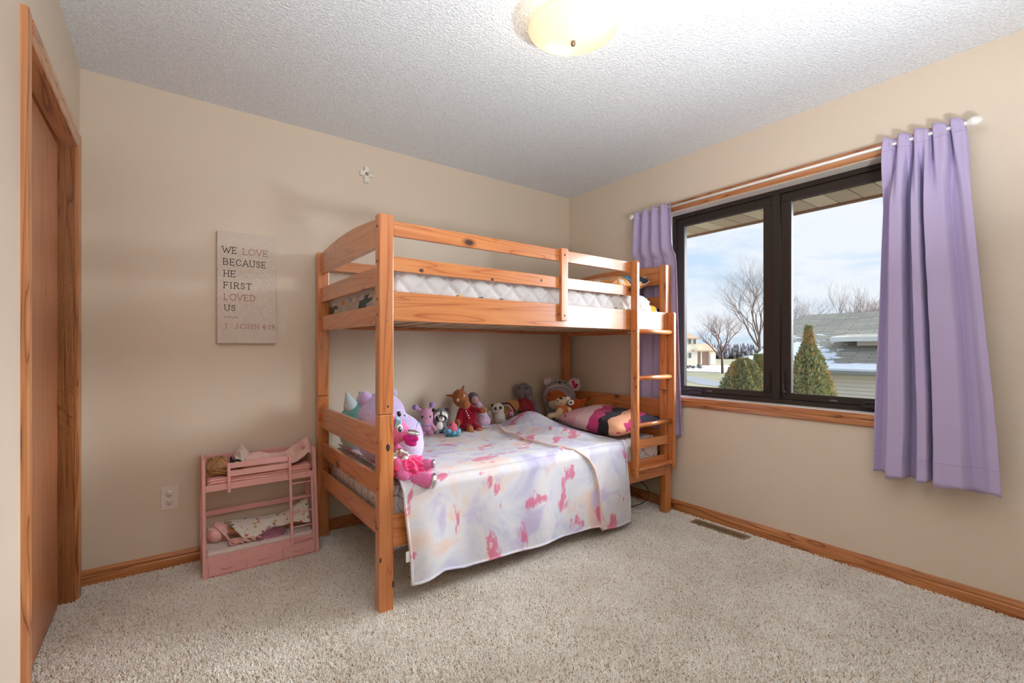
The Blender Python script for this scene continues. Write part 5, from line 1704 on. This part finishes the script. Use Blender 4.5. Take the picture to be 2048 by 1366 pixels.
slab('snow_bank', [(1470, 713.5), (1530, 713.5), (1580, 714), (1580, 716.5), (1470, 716)], GZ, 0.15, snow, 'thin band of snow beyond the trees near the parked cars', 'snow')
dirt = plain('dirt_brown', (120, 92, 74), 1.0, var=0.2, scale=2)

# soffit of our own roof above the window
SOZ, SOX = 2.127, 3.70
sf = thing('roof_soffit', None, None, (3.35, 1.3, SOZ)); tag(sf, kind='structure')
sm_ = plain('soffit_metal', (172, 160, 146), 0.5, var=0.03, scale=3); sm2 = plain('soffit_vented', (152, 138, 126), 0.6, var=0.12, scale=260)
y = -0.8; i = 0
while y < 5.6:
    vent = i % 6 in (1, 2, 4)
    obj('soffit_panel', B((WO, y, SOZ), (SOX, y + 0.128, SOZ + 0.012), 0.003, 1), sm2 if vent else sm_, sf)
    y += 0.134; i += 1
obj('soffit_lining', B((WO, -0.8, SOZ + 0.010), (SOX, 5.6, SOZ + 0.016)), plain('soffit_joint', (96, 80, 70), 0.8), sf)
obj('fascia', B((SOX, -0.8, SOZ - 0.015), (SOX + 0.03, 5.6, SOZ + 0.20)), plain('fascia_brown', (110, 80, 64), 0.5), sf)

# neighbour's house close by
nb = thing('neighbour_house', 'single storey house with grey shingle roof, snow on its eave and cream siding', 'house', (20, 4, GZ))
t = NT('shingles'); t.set(Roughness=0.95); v = t.coords()
br = t.node('ShaderNodeTexBrick'); br.offset = 0.5
br.inputs['Color1'].default_value = srgb(150, 144, 130); br.inputs['Color2'].default_value = srgb(176, 168, 150); br.inputs['Mortar'].default_value = srgb(104, 106, 102)
br.inputs['Scale'].default_value = 1.0; br.inputs['Brick Width'].default_value = 0.9; br.inputs['Row Height'].default_value = 0.13; br.inputs['Mortar Size'].default_value = 0.012
mp2 = t.node('ShaderNodeMapping'); tc2 = t.node('ShaderNodeTexCoord'); t.link(tc2.outputs['Object'], mp2.inputs[0])
mp2.inputs['Rotation'].default_value = (0, 0, radians(90))
t.link(mp2.outputs[0], br.inputs['Vector'])
cst = t.mix(0.5, br.outputs[0], t.ramp(t.noise(v, 0.5, 4), [(.3, (.75, .76, .78, 1)), (.7, (1.1, 1.1, 1.08, 1))]), 'MULTIPLY')
# lingering snow patches low on the gable end of the roof
sx = t.node('ShaderNodeSeparateXYZ'); t.link(v, sx.inputs[0])
sn = t.noise(t.coords((0.9, 0.35, 0.9)), 2.6, 5, .65)
lowm = t.ramp(t.math('MULTIPLY_ADD', sx.outputs['X'], -0.22, 0.62), [(0.30, BW0), (0.75, BW1)])
lefm = t.ramp(t.math('MULTIPLY_ADD', sx.outputs['Y'], 0.24, -0.25), [(0.12, BW0), (0.55, BW1)])
patch = t.math('MULTIPLY', lowm, lefm)
ms = t.ramp(t.math('ADD', sn, t.math('MULTIPLY', patch, 0.42)), [(0.70, BW0), (0.73, BW1)])
t.color(t.mix(ms, cst, srgb(232, 236, 242)))
EX, EZ, RXG, RZG, GY1, GY0 = 18.0, 0.40, 23.4, 2.68, 9.15, -18.0
def roof_bm(x0, z0, x1, z1, ya, yb, th=0.12):
    bm = bmesh.new()
    prism(bm, [(x0, z0 - th), (x1, z1 - th), (x1, z1), (x0, z0)], 'y', ya, yb); return bm
# prism along y expects (x, z)
rf = obj('roof', roof_bm(EX, EZ, RXG, RZG, GY0, GY1), 'shingles', nb)
obj('roof', roof_bm(RXG + 5.4, EZ, RXG, RZG, GY0, GY1), 'shingles', nb)
bm = bmesh.new(); prism(bm, [(EX + .45, GZ), (EX + .45, EZ - 0.0), (RXG, RZG - .25), (RXG + 4.95, EZ), (RXG + 4.95, GZ)], 'y', GY0 + .4, GY1 - .4)
obj('wall', bm, plain('siding_base', (206, 204, 190), 0.7), nb)
sd = plain('siding_cream', (240, 230, 216), 0.6)
z = GZ + 0.3; 
while z < EZ - 0.16:
    bm = bmesh.new(); prism(bm, [(EX + .45, z), (EX + .405, z), (EX + .448, z + .116), (EX + .45, z + .116)], 'y', GY0 + .4, GY1 - .4)
    obj('siding_board', bm, sd, nb); z += 0.128
obj('soffit', B((EX + 0.02, GY0, EZ - 0.13), (EX + .45, GY1, EZ - 0.10)), plain('trim_white', (226, 226, 220), .5), nb)
obj('gutter', B((EX - 0.10, GY0, EZ - 0.12), (EX, GY1, EZ - 0.015), 0.02), plain('gutter_grey', (150, 150, 146), .5), nb)
bm = bmesh.new(); N_ = 120; rnd = random.Random(3)
va, vb, vc_, vd_ = [], [], [], []
for i in range(N_ + 1):
    y = GY0 + (GY1 - GY0) * i / N_
    w = 0.55 + 0.12 * nz((y * 2.5, 0, 0), 1, 3) + 0.06 * nz((y * 9, 0, 0), 1, 5)
    sl = (RZG - EZ) / (RXG - EX)
    va.append(bm.verts.new((EX - 0.02, y, EZ + 0.0))); vb.append(bm.verts.new((EX - 0.02, y, EZ + 0.07))); vc_.append(bm.verts.new((EX + w * .8, y, EZ + w * .8 * sl + 0.06))); vd_.append(bm.verts.new((EX + w, y, EZ + w * sl + 0.002)))
for i in range(N_):
    for p_, q_ in ((va, vb), (vb, vc_), (vc_, vd_)):
        bm.faces.new([p_[i], q_[i], q_[i + 1], p_[i + 1]])
tag(obj('eave_snow', bm, snow, nb), kind='stuff')
# raised wing standing above the main roof
wx, wz = 19.5, 1.56
wy1 = P_x(1662, 676, wx).y
bm = bmesh.new(); wv = [bm.verts.new(c_) for c_ in ((wx, wy1, wz), (21.0, 6.60, 1.69), (23.4, 4.97, 2.70), (23.4, GY0, 2.72), (wx, GY0, wz))]
bm.faces.new([wv[0], wv[1], wv[4]]); bm.faces.new([wv[1], wv[2], wv[4]]); bm.faces.new([wv[2], wv[3], wv[4]])
obj('wing_roof', bm, 'shingles', nb)
obj('wing_fascia', B((wx - 0.04, GY0, wz - 0.17), (wx + 0.02, wy1 + 0.02, wz), 0.01), plain('trim_white', (226, 226, 220), .5), nb)
obj('wing_wall', B((20.0, GY0, 1.20), (20.2, P_x(1714, 685, 20.0).y, 1.5)), plain('siding_cream', (222, 220, 206), .6), nb)

# distant house with garage
fh = thing('distant_house', 'two storey cream house with tan roof and a lower garage wing', 'house', (60, 60, GZ))
fw = plain('far_cream', (216, 206, 184), .8); ftan = plain('far_tan_wall', (206, 196, 166), .8); frf = plain('far_roof', (176, 150, 122), .9, var=.1, scale=2); fdk = plain('far_window', (92, 100, 104), .3)
S_ = 78.0
def fpt(u, v, s=S_): return P_s(u, v, s)
def facing_box(name, u0, u1, v0, v1, s, depth, mat, parent=fh):
    a, b = fpt(u0, v1, s), fpt(u1, v1, s); top = fpt(u0, v0, s).z; bot = a.z
    d = Vector((b.x - a.x, b.y - a.y, 0)).normalized(); n = Vector((-d.y, d.x, 0)); n = n if n.dot(Vector((FX, FY, 0))) > 0 else -n
    bm = bmesh.new(); vs = []
    for z_ in (bot, top):
        for q in (Vector((a.x, a.y, 0)), Vector((b.x, b.y, 0)), Vector((b.x, b.y, 0)) + n * depth, Vector((a.x, a.y, 0)) + n * depth):
            vs.append(bm.verts.new((q.x, q.y, z_)))
    for f_ in ((0, 1, 2, 3), (4, 7, 6, 5), (0, 4, 5, 1), (1, 5, 6, 2), (2, 6, 7, 3), (3, 7, 4, 0)): bm.faces.new([vs[i] for i in f_])
    return obj(name, bm, mat, parent)
def facing_gable(name, pts, s, depth, mat, parent=fh):
    P3 = [fpt(u, v, s) for u, v in pts]; n = Vector((FX, FY, 0)) * depth
    bm = bmesh.new(); A_ = [bm.verts.new(p) for p in P3]; B_ = [bm.verts.new(p + n) for p in P3]
    bm.faces.new(A_); bm.faces.new(B_[::-1])
    for i in range(len(A_)): bm.faces.new([A_[i], B_[i], B_[(i + 1) % len(A_)], A_[(i + 1) % len(A_)]])
    bmesh.ops.recalc_face_normals(bm, faces=bm.faces); return obj(name, bm, mat, parent)
facing_box('wall', 1294, 1374, 676, 733, S_, 8, ftan)
facing_box('wall', 1374, 1395, 676, 732, S_ + .3, 7.7, fw)
def hip_roof(name, u0, u1, ve, ur0, ur1, vr, s, depth, oh=0.5):
    a, b = fpt(u0, ve, s), fpt(u1, ve, s); ze = a.z
    d = Vector((b.x - a.x, b.y - a.y, 0)).normalized(); n = Vector((-d.y, d.x, 0)); n = n if n.dot(Vector((FX, FY, 0))) > 0 else -n
    r0, r1 = fpt(ur0, vr, s + depth / 2), fpt(ur1, vr, s + depth / 2)
    a -= n * oh; b -= n * oh; c, e_ = b + n * (depth + 2 * oh), a + n * (depth + 2 * oh)
    bm = bmesh.new(); V = [bm.verts.new(q) for q in (a, b, c, e_, r0, r1)]; W = [bm.verts.new(q - Vector((0, 0, .18))) for q in (a, b, c, e_)]
    for f_ in ((V[0], V[1], V[5], V[4]), (V[1], V[2], V[5]), (V[2], V[3], V[4], V[5]), (V[3], V[0], V[4]), (W[3], W[2], W[1], W[0])): bm.faces.new(f_)
    for i in range(4): bm.faces.new((W[i], W[(i + 1) % 4], V[(i + 1) % 4], V[i]))
    return obj(name, bm, frf, fh)
hip_roof('roof', 1290, 1398, 676, 1325, 1345, 651, S_ - .3, 9)
for u in (1378, 1388): facing_box('window', u, u + 4, 679, 688, S_ + .2, .2, fdk)
facing_box('window', 1378, 1382.5, 706, 716, S_ + .2, .2, fdk)
facing_box('wing_wall', 1386, 1420, 700, 731, S_ + 1, 7, plain('far_brick', (160, 128, 108), .9))
hip_roof('wing_roof', 1385, 1433, 701, 1398, 1420, 687, S_ + .2, 7)
facing_box('garage_wall', 1419, 1431.5, 702, 729, S_ + .5, 6, fw)
facing_box('garage_door', 1421.5, 1430, 709, 728.5, S_ + .3, .3, plain('far_door', (226, 222, 210), .7))
facing_box('porch_post', 1402, 1404, 703, 729, S_ + .2, .3, fw)
for i, (u, v, w) in enumerate(((1376, 722, 9), (1386, 724, 7), (1400, 727, 12))):
    p = fpt(u, 733, S_ - 3); bm = bmesh.new(); r = w * .5 * S_ / FPX
    for j in range(9): ell(bm, (p.x + random.uniform(-r, r) * .8, p.y + random.uniform(-r, r) * .5, GZ + r * .8 + random.uniform(-.2, .5) * r), r * random.uniform(.4, .7), sub=2)
    sh = obj('shrub', bm, plain('shrub_dull', (96, 92, 84) if i < 2 else (140, 92, 72), 1.0, var=.3, scale=4, bump=.6))
    tag(sh, ['dark rounded shrub at the corner of the distant house', 'low dark shrub by the porch of the distant house', 'reddish twiggy shrub in front of the distant garage'][i], 'shrub')
for i, (u, lab, rgb) in enumerate(((1497, 'white car parked beyond the bare crabapple tree', (226, 228, 230)), (1506, 'grey car parked beside the white car far across the road', (120, 124, 130)))):
    p = fpt(u, 711, 120 + 12 * i); p.z = GZ; r_ = thing('car', lab, 'car', p, -YAW)
    bm = bmesh.new(); box(bm, (p.x - 2.1, p.y - .9, GZ + .35), (p.x + 2.1, p.y + .9, GZ + .95), .15); box(bm, (p.x - 1.2, p.y - .8, GZ + .95), (p.x + 1.0, p.y + .8, GZ + 1.45), .2)
    obj('car_body', bm, plain('car_%d' % i, rgb, .3), r_)
    for dx in (-1.3, 1.3):
        for dy in (-.85, .85):
            bm = bmesh.new(); tube(bm, [(p.x + dx, p.y + dy - .1, GZ + .33), (p.x + dx, p.y + dy + .1, GZ + .33)], .33, 14); obj('wheel', bm, plain('tyre', (30, 30, 32), .8), r_)

# bare trees
bark = plain('bark_grey', (120, 106, 98), 1.0, var=.15, scale=3)
bark2 = plain('bark_red', (118, 92, 86), 1.0, var=.15, scale=3)
def bare_tree(name, label, base, height, spread, depth, mat, seed, trunk=0.12, trunk_h=0.18, up=0.5, nb0=4, thin=1.0):
    rnd = random.Random(seed)
    root = thing(name, label, 'tree', base, 0, None)
    bt, bb = bmesh.new(), bmesh.new()
    base = Vector(base)
    def grow(p, d, L, r, lev):
        n = 3
        pts = [p]; q = p.copy(); dd = d.copy()
        for i in range(n):
            dd = (dd + Vector((rnd.uniform(-1, 1), rnd.uniform(-1, 1), rnd.uniform(-.4, .9))) * 0.13).normalized()
            q = q + dd * L / n; pts.append(q.copy())
        rs = [r * (1 - 0.35 * i / n) for i in range(n + 1)]
        tube(bt if lev == 0 else bb, pts, rs, 5 if lev < 2 else 3, caps=False)
        if lev >= depth: return
        kids = nb0 if lev == 0 else rnd.choice((3, 4) if lev < 3 else (2, 3))
        for c_ in range(kids):
            at_ = pts[rnd.choice((2, 3, 3))] if lev else pts[rnd.choice((2, 3, 3, 3))]
            ax = Vector((rnd.uniform(-1, 1), rnd.uniform(-1, 1), rnd.uniform(-.1, .3))).normalized()
            nd = (dd * (1.0) + ax * spread * rnd.uniform(.5, 1.1) + Vector((0, 0, up * .4))).normalized()
            grow(at_, nd, L * rnd.uniform(.60, .82), r * rnd.uniform(.40, .56), lev + 1)
    grow(base, Vector((0, 0, 1)), height * trunk_h, trunk, 0)
    obj('trunk', bt, mat, root); o = obj('branches', bb, mat, root); tag(o, kind='stuff')
    return root
p = P_z(1445, 747, GZ)
bare_tree('bare_tree', 'small bare tree with a dense round reddish crown on the lawn', p, 11.2, 1.0, 8, bark2, 11, trunk=.22, trunk_h=.24, up=.35, nb0=6)
p = P_s(1524, 741, 66); p.z = GZ
bare_tree('bare_tree', 'tall bare tree rising behind the window mullion', p, 19.0, 0.95, 8, bark, 23, trunk=.32, trunk_h=.26, up=.4, nb0=6)
p = P_s(1592, 741, 60); p.z = GZ
bare_tree('bare_tree', 'bare tree with pale spreading branches above the left end of the shingle roof', p, 13.5, 1.0, 7, bark, 33, trunk=.26, trunk_h=.28, up=.4, nb0=5)
p = P_s(1684, 741, 50); p.z = GZ
bare_tree('bare_tree', 'thin upright bare tree behind the shingle roof ridge', p, 10.6, 0.42, 5, bark, 41, trunk=.16, trunk_h=.35, up=.9)
p = P_s(1742, 741, 52); p.z = GZ
bare_tree('bare_tree', 'bushy bare tree behind the roof next to the long curtain', p, 12.0, 0.72, 6, bark2, 51, trunk=.28, trunk_h=.25, up=.5, nb0=6)
p = P_s(1775, 741, 54); p.z = GZ
bare_tree('bare_tree', 'bare tree partly hidden by the edge of the long curtain', p, 12.6, 0.72, 6, bark2, 57, trunk=.28, trunk_h=.25, up=.5, nb0=6)
# hazy treeline far off
bm = bmesh.new(); rnd = random.Random(9)
for i in range(1300):
    u = rnd.uniform(1340, 1640); s = rnd.uniform(150, 190); p = P_s(u, 700, s); h_ = rnd.uniform(3.0, 5.6)
    for j in range(3): ell(bm, (p.x + rnd.uniform(-2, 2), p.y + rnd.uniform(-2, 2), GZ + h_ * (.3 + .3 * j) * .8), (rnd.uniform(.3, .7), rnd.uniform(.3, .7), rnd.uniform(.7, 1.6)), sub=1)
tag(obj('treeline', bm, plain('treeline_grey', (150, 148, 154), 1.0, var=.25, scale=.6)), 'hazy grey line of bare woods on the horizon beyond the houses', 'trees', kind='stuff')

# evergreens under the window
def evergreen(name, label, base, height, rad, seed, mats, shape):
    rnd = random.Random(seed); base = Vector(base); root = thing(name, label, 'shrub', base)
    bm = bmesh.new(); tube(bm, [base, base + Vector((0, 0, height * .9))], [.05, .01], 6); obj('trunk', bm, bark, root)
    bms = [bmesh.new() for _ in mats]
    for i in range(20000):
        z = rnd.random() ** 0.45; r = rad * shape(z) * (1 - .35 * rnd.random() ** 2); a = rnd.uniform(0, 2 * pi)
        r *= 1 + .16 * sin(a * 5 + z * 9) + .1 * sin(a * 11 + z * 23)
        p = base + Vector((r * cos(a), r * sin(a), z * height))
        d = Vector((cos(a) * .55 + rnd.uniform(-.5, .5), sin(a) * .55 + rnd.uniform(-.5, .5), 1.0 + rnd.uniform(-.6, .3))).normalized() * rnd.uniform(.03, .065)
        w = d.cross(Vector((rnd.uniform(-1, 1), rnd.uniform(-1, 1), rnd.uniform(-1, 1)))).normalized() * rnd.uniform(.004, .008)
        k = min(len(mats) - 1, int(rnd.random() * len(mats) * .99)) if nz((p.x * 2, p.y * 2, p.z * 2), 1.3, seed) < .25 else 2
        b_2 = bms[k]
        vs = [b_2.verts.new(q) for q in (p - w, p + d * .5 - w * 1.6, p + d, p + d * .5 + w * 1.6, p + w)]
        b_2.faces.new(vs)
    inner = bms[0]
    prof = [(max(rad * shape(q / 12) * .78, .001), height * q / 12 * .97) for q in range(13)]
    lathe(inner, [(0, 0)] + prof + [(0, height * .98)], 14, Matrix.Translation(base))
    for k, b_2 in enumerate(bms):
        tag(obj('foliage', b_2, mats[k], root), kind='stuff')
def fol(name, rgb):
    t_ = NT(name); t_.set(Base_Color=srgb(*rgb), Roughness=.9); t_.b.inputs['Specular IOR Level'].default_value = .1; return t_.m
g1, g2, g3 = fol('needle_dark', (120, 130, 100)), fol('needle_mid', (160, 166, 124)), fol('needle_tan', (178, 156, 110))
CONE_R = [(0, .6), (.2, .70), (.5, .50), (.68, .34), (.73, .285), (.80, .21), (.87, .14), (.915, .07), (.95, .035), (1.0, .012)]
BUSH_R = [(0, .5), (.4, .55), (.7, .46), (.83, .37), (.9, .26), (.96, .18), (.985, .12), (1.0, .05)]
p = P_s(1617, 800, 6.6); p.z = GZ
evergreen('conifer_shrub', 'pointed green conifer close to the window in front of the shingle roof', p, 1.43 - GZ, 1.0, 5, [g1, g2, g3, g2], lambda z: lerp_tab(CONE_R, z))
p = P_s(1487, 800, 8.5); p.z = GZ
evergreen('conifer_shrub', 'broad rounded green conifer shrub seen low in the left window sash', p, 0.93 - GZ, 1.0, 6, [g1, g2, g3], lambda z: lerp_tab(BUSH_R, z))
p = P_s(1521, 800, 9.2); p.z = GZ
evergreen('conifer_shrub', 'narrow browned conifer shrub just left of the window mullion', p, 1.0 - GZ, 0.22, 8, [g3, g3, g2], lambda z: max(.05, 1 - z * .6))
# ------------------------------------------------------------------ shared group phrases for repeats
for o_ in bpy.data.objects:
    if o_.parent or 'label' not in o_: continue
    n_ = o_.name.split('.')[0]
    if o_.get('category') == 'plush toy' and n_ != 'plush_bat': o_['group'] = 'plush toys on the bottom bunk'
    elif n_ == 'curtain': o_['group'] = 'lavender window curtains'
    elif n_ == 'bare_tree': o_['group'] = 'bare trees outside the window'
    elif n_ == 'conifer_shrub': o_['group'] = 'conifers under the window'
    elif n_ == 'snow_bank': o_['group'] = 'snow patches on the lawn'
    elif n_ == 'shrub': o_['group'] = 'shrubs by the distant house'
    elif n_ == 'car': o_['group'] = 'parked cars far away'
    elif n_ == 'pillow': o_['group'] = 'pillows on the bunk bed'
    elif n_ == 'doll': o_['group'] = 'dolls on the doll bunk bed'
    elif n_ == 'doll_mattress': o_['group'] = 'doll bunk mattresses'
    elif n_ == 'doll_blanket': o_['group'] = 'doll blankets'
